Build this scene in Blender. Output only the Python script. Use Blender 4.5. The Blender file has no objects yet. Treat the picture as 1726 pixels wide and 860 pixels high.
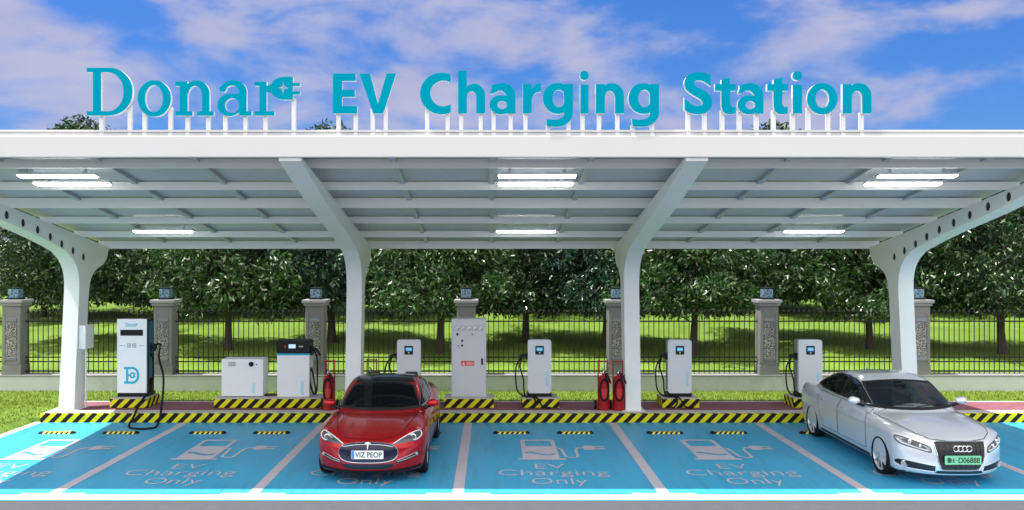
import bpy, bmesh, math, random
import numpy as np
from mathutils import Vector, Matrix, geometry

scene = bpy.context.scene
COL = scene.collection
RAD = math.radians
CAMZ = 3.70
FPX = 1450.0            # focal length in photo pixels (photo is 1726 wide)

# ------------------------------------------------------------------ objects
def tag(o, label=None, cat=None, group=None, kind=None):
    if label: o['label'] = label
    if cat: o['category'] = cat
    if group: o['group'] = group
    if kind: o['kind'] = kind
    return o

def empty(name, loc=(0, 0, 0), rz=0.0, parent=None):
    o = bpy.data.objects.new(name, None)
    o.empty_display_size = 0.2
    COL.objects.link(o)
    o.location = loc
    o.rotation_euler = (0, 0, rz)
    if parent: o.parent = parent
    return o

def children(o):
    return [c for c in ALLOBJ() if c.parent == o]
def ALLOBJ():
    return list(COL.objects)

def copy_tree(o, parent=None):
    c = o.copy()
    COL.objects.link(c)
    if parent: c.parent = parent
    for ch in list(o.children):
        copy_tree(ch, c)
    return c

def link_mesh(name, verts, faces, mats, mi=None, smooth=None, parent=None, normals=None, sharp=35):
    me = bpy.data.meshes.new(name)
    me.from_pydata([tuple(v) for v in verts], [], [tuple(f) for f in faces])
    for m in (mats if isinstance(mats, (list, tuple)) else [mats]):
        me.materials.append(m)
    if mi is not None and len(mi) == len(me.polygons):
        me.polygons.foreach_set('material_index', np.array(mi, dtype=np.int32))
    if smooth is not None and len(smooth) == len(me.polygons):
        me.polygons.foreach_set('use_smooth', np.array(smooth, dtype=bool))
        if normals is None and any(smooth):
            me.set_sharp_from_angle(angle=RAD(sharp))
            me.polygons.foreach_set('use_smooth', np.array(smooth, dtype=bool))
    me.update()
    if normals is not None:
        me.normals_split_custom_set_from_vertices([tuple(n) for n in normals])
    o = bpy.data.objects.new(name, me)
    COL.objects.link(o)
    if parent: o.parent = parent
    return o

def frame_front(x, y, z):
    """u -> +X, v -> +Z, w -> -Y (a face looking at the road)."""
    return Matrix(((1, 0, 0, x), (0, 0, -1, y), (0, 1, 0, z), (0, 0, 0, 1)))
def frame_ground(x, y, z):
    return Matrix.Translation((x, y, z))

def catmull(pts, n=6):
    P = [Vector(p) for p in pts]
    out = []
    for i in range(len(P) - 1):
        p0 = P[max(i - 1, 0)]; p1 = P[i]; p2 = P[i + 1]; p3 = P[min(i + 2, len(P) - 1)]
        for k in range(n):
            t = k / n
            out.append(0.5 * ((2 * p1) + (p2 - p0) * t + (2 * p0 - 5 * p1 + 4 * p2 - p3) * t * t + (3 * p1 - p0 - 3 * p2 + p3) * t ** 3))
    out.append(P[-1])
    return out

class MB:
    def __init__(s):
        s.v = []; s.f = []; s.m = []; s.s = []
    def add(s, verts, faces, mi=0, M=None, smooth=False):
        b = len(s.v)
        if M is not None:
            verts = [M @ Vector(p) for p in verts]
        s.v += [tuple(p) for p in verts]
        for f in faces:
            s.f.append([i + b for i in f]); s.m.append(mi); s.s.append(smooth)
        return s
    def bm(s, bm, mi=0, M=None, smooth=False):
        bm.verts.index_update()
        s.add([v.co.copy() for v in bm.verts], [[v.index for v in f.verts] for f in bm.faces], mi, M, smooth)
        bm.free()
        return s
    def box(s, x0, x1, y0, y1, z0, z1, mi=0, bev=0.0, seg=2, M=None):
        if bev <= 0:
            v = [(x0, y0, z0), (x1, y0, z0), (x1, y1, z0), (x0, y1, z0), (x0, y0, z1), (x1, y0, z1), (x1, y1, z1), (x0, y1, z1)]
            f = [(0, 3, 2, 1), (4, 5, 6, 7), (0, 1, 5, 4), (1, 2, 6, 5), (2, 3, 7, 6), (3, 0, 4, 7)]
            return s.add(v, f, mi, M)
        b = bmesh.new()
        bmesh.ops.create_cube(b, size=1.0)
        for v in b.verts:
            v.co = Vector(((x0 + x1) / 2 + v.co.x * (x1 - x0), (y0 + y1) / 2 + v.co.y * (y1 - y0), (z0 + z1) / 2 + v.co.z * (z1 - z0)))
        bmesh.ops.bevel(b, geom=list(b.edges), offset=bev, segments=seg, affect='EDGES', profile=0.5)
        b.normal_update()
        keep = [max(abs(f.normal.x), abs(f.normal.y), abs(f.normal.z)) < 0.999 for f in b.faces]
        s.bm(b, mi, M, True)
        s.s[-len(keep):] = keep
        return s
    def tube(s, pts, r, n=8, mi=0, M=None, closed=False):
        P = [Vector(p) for p in pts]
        N = len(P)
        rr = r if isinstance(r, (list, tuple)) else [r] * N
        T = []
        for i in range(N):
            a = P[(i - 1) % N] if closed else P[max(i - 1, 0)]
            b = P[(i + 1) % N] if closed else P[min(i + 1, N - 1)]
            t = (b - a)
            T.append(t.normalized() if t.length > 1e-9 else Vector((0, 0, 1)))
        up = Vector((0, 0, 1)) if abs(T[0].z) < 0.9 else Vector((1, 0, 0))
        nrm = T[0].cross(up).normalized()
        V = []; F = []
        for i in range(N):
            nrm = (nrm - T[i] * nrm.dot(T[i]))
            nrm = nrm.normalized() if nrm.length > 1e-6 else T[i].orthogonal().normalized()
            bi = T[i].cross(nrm)
            for k in range(n):
                a = 2 * math.pi * k / n
                V.append(P[i] + (nrm * math.cos(a) + bi * math.sin(a)) * rr[i])
        for i in range(N if closed else N - 1):
            j = (i + 1) % N
            for k in range(n):
                F.append((i * n + k, i * n + (k + 1) % n, j * n + (k + 1) % n, j * n + k))
        if not closed:
            F.append(tuple(range(n - 1, -1, -1))); F.append(tuple((N - 1) * n + k for k in range(n)))
        return s.add(V, F, mi, M, True)
    def lathe(s, prof, n=24, mi=0, M=None, cap=True):
        """profile of (r, h) revolved round local z."""
        V = []; F = []
        m = len(prof)
        for (r, h) in prof:
            for k in range(n):
                a = 2 * math.pi * k / n
                V.append((r * math.cos(a), r * math.sin(a), h))
        for i in range(m - 1):
            for k in range(n):
                F.append((i * n + k, i * n + (k + 1) % n, (i + 1) * n + (k + 1) % n, (i + 1) * n + k))
        if cap:
            F.append(tuple(range(n - 1, -1, -1))); F.append(tuple((m - 1) * n + k for k in range(n)))
        return s.add(V, F, mi, M, True)
    def prism(s, poly, d0, d1, mi=0, M=None, smooth=False, mi_side=None):
        """2D polygon (u,v) extruded from w=d0 to w=d1."""
        n = len(poly)
        V = [(p[0], p[1], d0) for p in poly] + [(p[0], p[1], d1) for p in poly]
        area = sum(poly[i][0] * poly[(i + 1) % n][1] - poly[(i + 1) % n][0] * poly[i][1] for i in range(n))
        idx = list(range(n)) if area > 0 else list(range(n - 1, -1, -1))
        s.add(V, [tuple(reversed(idx)), tuple(i + n for i in idx)], mi, M, False)
        F = [(idx[i], idx[(i + 1) % n], idx[(i + 1) % n] + n, idx[i] + n) for i in range(n)]
        b = len(s.v) - 2 * n
        for f in F:
            s.f.append([i + b for i in f]); s.m.append(mi if mi_side is None else mi_side); s.s.append(smooth)
        return s
    def shape(s, tri, d0, d1, mi=0, M=None, mi_side=None, sx=1.0, sy=1.0, ox=0.0, oy=0.0):
        """flat triangulated shape (verts2d, tris) given thickness."""
        P, T = tri
        n = len(P)
        q = [(p[0] * sx + ox, p[1] * sy + oy) for p in P]
        V = [(p[0], p[1], d0) for p in q] + [(p[0], p[1], d1) for p in q]
        F = []; cnt = {}
        flip = sx * sy < 0
        for t in T:
            a, b, c = t
            ar = (q[b][0] - q[a][0]) * (q[c][1] - q[a][1]) - (q[c][0] - q[a][0]) * (q[b][1] - q[a][1])
            if ar < 0: a, b, c = a, c, b
            F.append((a + n, b + n, c + n)); F.append((c, b, a))
            for e in ((a, b), (b, c), (c, a)):
                cnt[e] = cnt.get(e, 0) + 1
        S = [(a, b, b + n, a + n) for (a, b) in cnt if (b, a) not in cnt]
        s.add(V, F, mi, M)
        b0 = len(s.v) - 2 * n
        for f in S:
            s.f.append([i + b0 for i in f]); s.m.append(mi if mi_side is None else mi_side); s.s.append(False)
        return s
    def build(s, name, mats, parent=None, loc=None):
        o = link_mesh(name, s.v, s.f, mats, s.m, s.s, parent)
        if loc: o.location = loc
        return o

# ------------------------------------------------------------------ flat shapes
def ell(cx, cy, rx, ry, a0=0, a1=360, n=40):
    k = max(3, int(n * abs(a1 - a0) / 360))
    m = k if abs(a1 - a0) >= 360 else k + 1
    return [(cx + rx * math.cos(RAD(a0 + (a1 - a0) * i / k)), cy + ry * math.sin(RAD(a0 + (a1 - a0) * i / k))) for i in range(m)]
def rect(x0, y0, x1, y1):
    return [(x0, y0), (x1, y0), (x1, y1), (x0, y1)]
def rrect(x0, y0, x1, y1, r, n=5):
    out = []
    for cx, cy, a in ((x1 - r, y0 + r, -90), (x1 - r, y1 - r, 0), (x0 + r, y1 - r, 90), (x0 + r, y0 + r, 180)):
        for i in range(n + 1):
            t = RAD(a + 90 * i / n)
            out.append((cx + r * math.cos(t), cy + r * math.sin(t)))
    return out
def strip(pts, w):
    """polyline of constant width as one polygon."""
    P = [Vector((p[0], p[1])) for p in pts]
    L = []; R = []
    for i, p in enumerate(P):
        d0 = (P[i] - P[i - 1]).normalized() if i > 0 else None
        d1 = (P[i + 1] - P[i]).normalized() if i < len(P) - 1 else None
        d = (d0 + d1).normalized() if d0 and d1 else (d0 or d1)
        n = Vector((-d.y, d.x))
        k = w / 2 / max(0.4, (n.dot(Vector((-d0.y, d0.x))) if d0 else 1.0))
        L.append(p + n * k); R.append(p - n * k)
    return [tuple(p) for p in L] + [tuple(p) for p in reversed(R)]
def inside(p, poly):
    x, y = p; c = False; n = len(poly); j = n - 1
    for i in range(n):
        xi, yi = poly[i]; xj, yj = poly[j]
        if (yi > y) != (yj > y) and x < (xj - xi) * (y - yi) / (yj - yi) + xi: c = not c
        j = i
    return c
def shape2d(ops):
    """layered (+1/-1, polygon) list -> (verts, tris)."""
    V = []; E = []
    for sgn, poly in ops:
        b = len(V); n = len(poly)
        V += [Vector(p) for p in poly]
        E += [(b + i, b + (i + 1) % n) for i in range(n)]
    vo, eo, fo, *_ = geometry.delaunay_2d_cdt(V, E, [], 0, 1e-5)
    T = []
    for f in fo:
        c = sum((vo[i] for i in f), Vector((0, 0))) / len(f)
        on = False
        for sgn, poly in ops:
            if inside(c, poly): on = sgn > 0
        if on: T.append(tuple(f))
    return [tuple(v) for v in vo], T

_tc = {}
def text2d(s, bold=0.0, space=1.0, shear=0.0):
    """built-in font -> triangulated flat shape scaled so that its bounds are known."""
    key = (s, bold, space)
    if key in _tc: return _tc[key]
    cu = bpy.data.curves.new('text_outline', 'FONT')
    cu.body = s; cu.offset = bold; cu.space_character = space; cu.resolution_u = 6
    o = bpy.data.objects.new('text_outline', cu)
    COL.objects.link(o)
    dg = bpy.context.evaluated_depsgraph_get(); dg.update()
    me = bpy.data.meshes.new_from_object(o.evaluated_get(dg))
    b = bmesh.new(); b.from_mesh(me)
    bmesh.ops.remove_doubles(b, verts=b.verts, dist=1e-5)
    bmesh.ops.triangulate(b, faces=b.faces[:])
    b.verts.index_update()
    P = [(v.co.x, v.co.y) for v in b.verts]; T = [tuple(v.index for v in f.verts) for f in b.faces]
    b.free()
    bpy.data.objects.remove(o); bpy.data.curves.remove(cu); bpy.data.meshes.remove(me)
    _tc[key] = (P, T)
    return P, T
def fit(tri, x0, x1, y0, y1):
    """scale a flat shape into the rectangle."""
    P, T = tri
    if not P: return tri
    xs = [p[0] for p in P]; ys = [p[1] for p in P]
    ax, bx, ay, by = min(xs), max(xs), min(ys), max(ys)
    return [((p[0] - ax) / (bx - ax) * (x1 - x0) + x0, (p[1] - ay) / (by - ay) * (y1 - y0) + y0) for p in P], T

# ------------------------------------------------------------------ materials
def nt(m):
    m.use_nodes = True
    n = m.node_tree
    return n, n.nodes, n.links, n.nodes['Principled BSDF']

def mat(name, col, rough=0.5, metal=0.0, var=0.08, scale=3.0, bump=0.0, bscale=60.0, spec=0.5, coat=0.0, emit=0.0, dirt=0.0, rvar=0.08, stretch=None):
    m = bpy.data.materials.new(name)
    n, N, L, b = nt(m)
    tc = N.new('ShaderNodeTexCoord'); mp = N.new('ShaderNodeMapping')
    L.new(tc.outputs['Object'], mp.inputs['Vector'])
    if stretch: mp.inputs['Scale'].default_value = stretch
    no = N.new('ShaderNodeTexNoise'); no.inputs['Scale'].default_value = scale; no.inputs['Detail'].default_value = 6
    L.new(mp.outputs[0], no.inputs['Vector'])
    cr = N.new('ShaderNodeMix'); cr.data_type = 'RGBA'
    cr.inputs['A'].default_value = tuple(max(0, c * (1 - var)) for c in col) + (1,)
    cr.inputs['B'].default_value = tuple(min(1, c * (1 + var)) for c in col) + (1,)
    L.new(no.outputs['Fac'], cr.inputs['Factor'])
    out = cr.outputs['Result']
    if dirt > 0:
        n2 = N.new('ShaderNodeTexNoise'); n2.inputs['Scale'].default_value = scale * 0.4; n2.inputs['Detail'].default_value = 10; n2.inputs['Roughness'].default_value = 0.7
        L.new(mp.outputs[0], n2.inputs['Vector'])
        r = N.new('ShaderNodeMapRange'); r.inputs['From Min'].default_value = 0.52; r.inputs['From Max'].default_value = 0.75; r.inputs['To Max'].default_value = dirt
        L.new(n2.outputs['Fac'], r.inputs['Value'])
        mx = N.new('ShaderNodeMix'); mx.data_type = 'RGBA'
        L.new(r.outputs[0], mx.inputs['Factor']); L.new(out, mx.inputs['A']); mx.inputs['B'].default_value = (0.09, 0.08, 0.07, 1)
        out = mx.outputs['Result']
    L.new(out, b.inputs['Base Color'])
    rr = N.new('ShaderNodeMapRange'); rr.inputs['To Min'].default_value = max(0.02, rough - rvar); rr.inputs['To Max'].default_value = min(1, rough + rvar)
    L.new(no.outputs['Fac'], rr.inputs['Value']); L.new(rr.outputs[0], b.inputs['Roughness'])
    b.inputs['Metallic'].default_value = metal
    b.inputs['Specular IOR Level'].default_value = spec
    if coat: b.inputs['Coat Weight'].default_value = coat; b.inputs['Coat Roughness'].default_value = 0.04
    if bump > 0:
        nb = N.new('ShaderNodeTexNoise'); nb.inputs['Scale'].default_value = bscale; nb.inputs['Detail'].default_value = 4
        L.new(mp.outputs[0], nb.inputs['Vector'])
        bp = N.new('ShaderNodeBump'); bp.inputs['Strength'].default_value = bump; bp.inputs['Distance'].default_value = 0.02
        L.new(nb.outputs['Fac'], bp.inputs['Height']); L.new(bp.outputs[0], b.inputs['Normal'])
    if emit:
        b.inputs['Emission Color'].default_value = tuple(col) + (1,); b.inputs['Emission Strength'].default_value = emit
    return m

def stripe_mat(name, period, c1, c2, kx=1.0, ky=0.0, kz=-1.0, rough=0.55):
    m = mat(name, c1, rough, var=0.1, scale=8, dirt=0.35, spec=0.15)
    n, N, L, b = nt(m)
    base = b.inputs['Base Color'].links[0].from_socket
    tc = N.new('ShaderNodeTexCoord'); dp = N.new('ShaderNodeVectorMath'); dp.operation = 'DOT_PRODUCT'
    L.new(tc.outputs['Object'], dp.inputs[0]); dp.inputs[1].default_value = (kx / period, ky / period, kz / period)
    fr = N.new('ShaderNodeMath'); fr.operation = 'FRACT'; L.new(dp.outputs['Value'], fr.inputs[0])
    gt = N.new('ShaderNodeMath'); gt.operation = 'GREATER_THAN'; gt.inputs[1].default_value = 0.5; L.new(fr.outputs[0], gt.inputs[0])
    mx = N.new('ShaderNodeMix'); mx.data_type = 'RGBA'
    L.new(gt.outputs[0], mx.inputs['Factor']); L.new(base, mx.inputs['A']); mx.inputs['B'].default_value = tuple(c2) + (1,)
    L.new(mx.outputs['Result'], b.inputs['Base Color'])
    return m

def brick_mat(name, c1, c2, mortar, sx, sy, rough=0.8):
    m = bpy.data.materials.new(name)
    n, N, L, b = nt(m)
    tc = N.new('ShaderNodeTexCoord')
    br = N.new('ShaderNodeTexBrick'); br.inputs['Color1'].default_value = c1 + (1,); br.inputs['Color2'].default_value = c2 + (1,); br.inputs['Mortar'].default_value = mortar + (1,)
    br.inputs['Scale'].default_value = 1.0; br.inputs['Brick Width'].default_value = sx; br.inputs['Row Height'].default_value = sy; br.inputs['Mortar Size'].default_value = 0.006
    L.new(tc.outputs['Object'], br.inputs['Vector'])
    no = N.new('ShaderNodeTexNoise'); no.inputs['Scale'].default_value = 4; no.inputs['Detail'].default_value = 8; L.new(tc.outputs['Object'], no.inputs['Vector'])
    mx = N.new('ShaderNodeMix'); mx.data_type = 'RGBA'; mx.blend_type = 'MULTIPLY'; mx.inputs['Factor'].default_value = 0.5
    L.new(br.outputs['Color'], mx.inputs['A']); L.new(no.outputs['Color'], mx.inputs['B'])
    L.new(mx.outputs['Result'], b.inputs['Base Color']); b.inputs['Roughness'].default_value = rough
    bp = N.new('ShaderNodeBump'); bp.inputs['Strength'].default_value = 0.3; bp.inputs['Distance'].default_value = 0.01
    L.new(br.outputs['Fac'], bp.inputs['Height']); bp.invert = True; L.new(bp.outputs[0], b.inputs['Normal'])
    return m

def voronoi_mat(name, line, cell, scale, width, rough=0.6):
    m = bpy.data.materials.new(name)
    n, N, L, b = nt(m)
    tc = N.new('ShaderNodeTexCoord'); vo = N.new('ShaderNodeTexVoronoi'); vo.feature = 'DISTANCE_TO_EDGE'; vo.inputs['Scale'].default_value = scale
    L.new(tc.outputs['Object'], vo.inputs['Vector'])
    lt = N.new('ShaderNodeMath'); lt.operation = 'LESS_THAN'; lt.inputs[1].default_value = width; L.new(vo.outputs['Distance'], lt.inputs[0])
    mx = N.new('ShaderNodeMix'); mx.data_type = 'RGBA'; L.new(lt.outputs[0], mx.inputs['Factor'])
    mx.inputs['A'].default_value = cell + (1,); mx.inputs['B'].default_value = line + (1,)
    L.new(mx.outputs['Result'], b.inputs['Base Color']); b.inputs['Roughness'].default_value = rough
    bp = N.new('ShaderNodeBump'); bp.inputs['Strength'].default_value = 0.6; bp.inputs['Distance'].default_value = 0.02
    L.new(lt.outputs[0], bp.inputs['Height']); L.new(bp.outputs[0], b.inputs['Normal'])
    return m

MT = {}
MT['white_paint'] = mat('white steel paint', (0.80, 0.82, 0.81), 0.35, var=0.03, dirt=0.04, bump=0.02)
MT['fascia'] = mat('white fascia sheet', (0.67, 0.67, 0.67), 0.45, var=0.03, scale=0.8, dirt=0.05, spec=0.3)
MT['sign_white'] = mat('white sign side', (0.84, 0.84, 0.84), 0.4, var=0.02)
MT['trim_grey'] = mat('light grey trim', (0.66, 0.66, 0.67), 0.4)
MT['hole_shade'] = mat('painted hollow shade', (0.02, 0.022, 0.022), 0.8)  # dark colour stands in for shade inside the column holes
MT['rafter'] = mat('grey rafter paint', (0.42, 0.45, 0.47), 0.4, var=0.05)
MT['deck'] = mat('grey metal decking', (0.42, 0.46, 0.49), 0.3, var=0.12, scale=2, stretch=(1, 14, 1))
MT['teal'] = mat('teal acrylic letter face', (0.0, 0.31, 0.44), 0.7, var=0.02, spec=0.0)
MT['teal_print'] = mat('teal print', (0.005, 0.42, 0.62), 0.4, var=0.02)
MT['cyan_print'] = mat('pale cyan print', (0.12, 0.62, 0.78), 0.4, var=0.02)
MT['cabinet_white'] = mat('white powder coat', (0.82, 0.83, 0.85), 0.4, var=0.02, dirt=0.03)
MT['cabinet_grey'] = mat('light grey powder coat', (0.60, 0.61, 0.63), 0.4, var=0.04, dirt=0.05)
MT['charger_grey'] = mat('silver grey powder coat', (0.66, 0.68, 0.71), 0.4, var=0.03, dirt=0.04)
MT['black_plastic'] = mat('black plastic', (0.008, 0.008, 0.009), 0.4, var=0.2, spec=0.25)
MT['rubber'] = mat('black rubber', (0.012, 0.012, 0.013), 0.75, var=0.2, bump=0.1, spec=0.15)
MT['dark_blue'] = mat('dark blue panel', (0.01, 0.10, 0.20), 0.35)
MT['screen'] = mat('lit blue screen', (0.08, 0.36, 0.60), 0.2, emit=0.3)
MT['screen_pale'] = mat('lit pale screen', (0.35, 0.50, 0.75), 0.2, emit=0.5)
MT['chrome'] = mat('chrome', (0.75, 0.76, 0.78), 0.12, metal=1.0, var=0.02, rvar=0.03)
MT['alloy'] = mat('silver alloy', (0.66, 0.67, 0.69), 0.35, metal=0.5, var=0.03)
MT['grey_metal'] = mat('grey metal', (0.25, 0.26, 0.27), 0.4, metal=0.7)
MT['red_ext'] = mat('red extinguisher enamel', (0.36, 0.010, 0.014), 0.4, var=0.08, spec=0.3)
MT['red_label'] = mat('red warning label', (0.75, 0.06, 0.03), 0.5)
MT['white_print'] = mat('white print', (0.8, 0.8, 0.8), 0.5)
MT['grey_print'] = mat('grey print', (0.25, 0.26, 0.28), 0.5)
MT['black_print'] = mat('black print', (0.01, 0.01, 0.01), 0.5)
MT['iron'] = mat('black painted iron', (0.012, 0.014, 0.014), 0.55, var=0.2, spec=0.2)
MT['stone'] = mat('grey rendered stone', (0.20, 0.192, 0.192), 0.8, var=0.12, scale=3, bump=0.15, dirt=0.2)
MT['stone_cap'] = mat('grey cap stone', (0.27, 0.262, 0.265), 0.75, var=0.12, bump=0.15, dirt=0.2)
MT['wall'] = mat('pale grey green render', (0.52, 0.56, 0.52), 0.85, var=0.12, scale=2, bump=0.15, dirt=0.3)
MT['lattice'] = voronoi_mat('pierced stone lattice', (0.40, 0.385, 0.375), (0.075, 0.072, 0.07), 17.0, 0.075)
MT['lamp_glass'] = voronoi_mat('blue mosaic glass', (0.35, 0.45, 0.52), (0.05, 0.13, 0.20), 16.0, 0.05, 0.25)
MT['stripe'] = stripe_mat('black and yellow hazard paint', 0.262, (0.72, 0.66, 0.015), (0.016, 0.012, 0.012), 1, 1, -1)
MT['stripe_small'] = stripe_mat('small black and yellow hazard paint', 0.105, (0.72, 0.62, 0.10), (0.016, 0.014, 0.012), 1, -0.9, 0)
MT['kerb_top'] = mat('pale concrete', (0.50, 0.47, 0.47), 0.8, var=0.1, bump=0.15, dirt=0.25)
MT['brick'] = brick_mat('maroon brick paving', (0.27, 0.085, 0.115), (0.34, 0.115, 0.145), (0.24, 0.12, 0.14), 0.24, 0.12)
MT['bay_blue'] = mat('blue bay paint', (0.035, 0.34, 0.58), 0.45, var=0.10, scale=0.6, bump=0.12, bscale=120, dirt=0.10)
MT['line_paint'] = mat('white road paint', (0.47, 0.44, 0.50), 0.6, var=0.10, scale=6, bump=0.1, dirt=0.22)
MT['asphalt'] = mat('grey asphalt', (0.074, 0.073, 0.088), 0.9, var=0.22, scale=5, bump=0.35, bscale=220, dirt=0.25)
MT['bark'] = mat('brown bark', (0.055, 0.036, 0.026), 0.9, var=0.4, scale=6, bump=0.6, bscale=18, stretch=(4, 4, 1))
MT['light'] = mat('lit white diffuser', (1.0, 0.98, 0.95), 0.4, var=0.0, emit=6.5)

def leaf_mat(name, c1, c2, pale=None):
    m = bpy.data.materials.new(name)
    n, N, L, b = nt(m)
    geo = N.new('ShaderNodeNewGeometry')
    mx = N.new('ShaderNodeMix'); mx.data_type = 'RGBA'
    L.new(geo.outputs['Random Per Island'], mx.inputs['Factor'])
    mx.inputs['A'].default_value = c1 + (1,); mx.inputs['B'].default_value = c2 + (1,)
    out = mx.outputs['Result']
    if pale:                                   # a few leaves painted pale to stand in for glints
        gt = N.new('ShaderNodeMapRange'); gt.inputs['From Min'].default_value = 0.84; gt.inputs['From Max'].default_value = 0.95
        L.new(geo.outputs['Random Per Island'], gt.inputs['Value'])
        m2 = N.new('ShaderNodeMix'); m2.data_type = 'RGBA'; L.new(gt.outputs[0], m2.inputs['Factor']); L.new(out, m2.inputs['A']); m2.inputs['B'].default_value = pale + (1,)
        out = m2.outputs['Result']
    L.new(out, b.inputs['Base Color'])
    b.inputs['Roughness'].default_value = 0.28; b.inputs['Specular IOR Level'].default_value = 0.4
    tr = N.new('ShaderNodeBsdfTranslucent'); tr.inputs['Color'].default_value = (0.045, 0.12, 0.012, 1)
    ad = N.new('ShaderNodeMixShader'); ad.inputs[0].default_value = 0.12
    L.new(b.outputs[0], ad.inputs[1]); L.new(tr.outputs[0], ad.inputs[2])
    L.new(ad.outputs[0], N['Material Output'].inputs['Surface'])
    return m
MT['leaf'] = leaf_mat('dark glossy leaves', (0.004, 0.017, 0.006), (0.022, 0.064, 0.018), (0.24, 0.30, 0.18))
MT['leaf_bright'] = leaf_mat('fresh green leaves', (0.010, 0.034, 0.008), (0.040, 0.100, 0.024), (0.24, 0.30, 0.18))
MT['leaf_teal'] = leaf_mat('blue green leaves', (0.005, 0.022, 0.016), (0.020, 0.060, 0.042), (0.22, 0.31, 0.24))

def grass_mat():
    m = bpy.data.materials.new('mown lawn')
    n, N, L, b = nt(m)
    tc = N.new('ShaderNodeTexCoord')
    n1 = N.new('ShaderNodeTexNoise'); n1.inputs['Scale'].default_value = 0.5; n1.inputs['Detail'].default_value = 8; L.new(tc.outputs['Object'], n1.inputs['Vector'])
    n2 = N.new('ShaderNodeTexNoise'); n2.inputs['Scale'].default_value = 9; n2.inputs['Detail'].default_value = 8; n2.inputs['Roughness'].default_value = 0.75; L.new(tc.outputs['Object'], n2.inputs['Vector'])
    ad = N.new('ShaderNodeMath'); ad.operation = 'MULTIPLY_ADD'; ad.inputs[1].default_value = 0.45; L.new(n1.outputs['Fac'], ad.inputs[0])
    m2 = N.new('ShaderNodeMath'); m2.operation = 'MULTIPLY'; m2.inputs[1].default_value = 0.6; L.new(n2.outputs['Fac'], m2.inputs[0]); L.new(m2.outputs[0], ad.inputs[2])
    cr = N.new('ShaderNodeValToRGB'); L.new(ad.outputs[0], cr.inputs['Fac'])
    e = cr.color_ramp.elements
    e[0].position = 0.30; e[0].color = (0.072, 0.112, 0.013, 1)
    e[1].position = 0.75; e[1].color = (0.200, 0.290, 0.050, 1)
    x = e.new(0.52); x.color = (0.125, 0.210, 0.030, 1)
    L.new(cr.outputs[0], b.inputs['Base Color']); b.inputs['Roughness'].default_value = 0.85; b.inputs['Specular IOR Level'].default_value = 0.15
    n3 = N.new('ShaderNodeTexNoise'); n3.inputs['Scale'].default_value = 30; n3.inputs['Detail'].default_value = 6; L.new(tc.outputs['Object'], n3.inputs['Vector'])
    bp = N.new('ShaderNodeBump'); bp.inputs['Strength'].default_value = 0.5; bp.inputs['Distance'].default_value = 0.05; L.new(n3.outputs['Fac'], bp.inputs['Height']); L.new(bp.outputs[0], b.inputs['Normal'])
    return m
MT['grass'] = grass_mat()
def blade_mat():
    m = leaf_mat('grass blades', (0.12, 0.18, 0.018), (0.25, 0.32, 0.045))
    m.node_tree.nodes['Principled BSDF'].inputs['Specular IOR Level'].default_value = 0.2
    return m
MT['blade'] = blade_mat()

def wear(m, amount=0.5):
    n, N, L, b = nt(m)
    base = b.inputs['Base Color'].links[0].from_socket
    tc = N.new('ShaderNodeTexCoord'); mp = N.new('ShaderNodeMapping'); mp.inputs['Scale'].default_value = (3.2, 0.35, 1); L.new(tc.outputs['Object'], mp.inputs['Vector'])
    a = N.new('ShaderNodeTexNoise'); a.inputs['Scale'].default_value = 1.6; a.inputs['Detail'].default_value = 9; a.inputs['Roughness'].default_value = 0.68; L.new(mp.outputs[0], a.inputs['Vector'])
    r = N.new('ShaderNodeMapRange'); r.inputs['From Min'].default_value = 0.50; r.inputs['From Max'].default_value = 0.78; r.inputs['To Max'].default_value = amount; L.new(a.outputs['Fac'], r.inputs['Value'])
    mx = N.new('ShaderNodeMix'); mx.data_type = 'RGBA'; L.new(r.outputs[0], mx.inputs['Factor']); L.new(base, mx.inputs['A']); mx.inputs['B'].default_value = (0.035, 0.13, 0.20, 1)
    sp = N.new('ShaderNodeTexNoise'); sp.inputs['Scale'].default_value = 38; sp.inputs['Detail'].default_value = 3; L.new(tc.outputs['Object'], sp.inputs['Vector'])
    r2 = N.new('ShaderNodeMapRange'); r2.inputs['From Min'].default_value = 0.64; r2.inputs['From Max'].default_value = 0.72; r2.inputs['To Max'].default_value = amount * 0.7; L.new(sp.outputs['Fac'], r2.inputs['Value'])
    m2 = N.new('ShaderNodeMix'); m2.data_type = 'RGBA'; L.new(r2.outputs[0], m2.inputs['Factor']); L.new(mx.outputs['Result'], m2.inputs['A']); m2.inputs['B'].default_value = (0.16, 0.36, 0.48, 1)
    L.new(m2.outputs['Result'], b.inputs['Base Color'])
wear(MT['bay_blue'], 0.5)
def tinted(name, tint, rough=0.02, ior=1.5):
    m = bpy.data.materials.new(name); m.use_nodes = True
    n = m.node_tree; N = n.nodes; L = n.links
    N.remove(N['Principled BSDF'])
    t = N.new('ShaderNodeBsdfTransparent'); t.inputs['Color'].default_value = tint + (1,)
    g = N.new('ShaderNodeBsdfGlossy'); g.inputs['Roughness'].default_value = rough; g.inputs['Color'].default_value = (0.9, 0.9, 0.92, 1)
    f = N.new('ShaderNodeFresnel'); f.inputs['IOR'].default_value = ior
    x = N.new('ShaderNodeMixShader'); L.new(f.outputs[0], x.inputs[0]); L.new(t.outputs[0], x.inputs[1]); L.new(g.outputs[0], x.inputs[2])
    L.new(x.outputs[0], N['Material Output'].inputs['Surface'])
    return m
# ------------------------------------------------------------------ camera, light, sky
cam = bpy.data.objects.new('camera', bpy.data.cameras.new('camera'))
COL.objects.link(cam)
cam.location = (0, 0, CAMZ); cam.rotation_euler = (RAD(90), 0, 0)
cam.data.sensor_width = 36; cam.data.sensor_fit = 'HORIZONTAL'
cam.data.lens = 36 * FPX / 1726
cam.data.shift_x = 34 / 1726; cam.data.shift_y = 4 / 1726
cam.data.clip_end = 5000
scene.camera = cam

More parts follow.
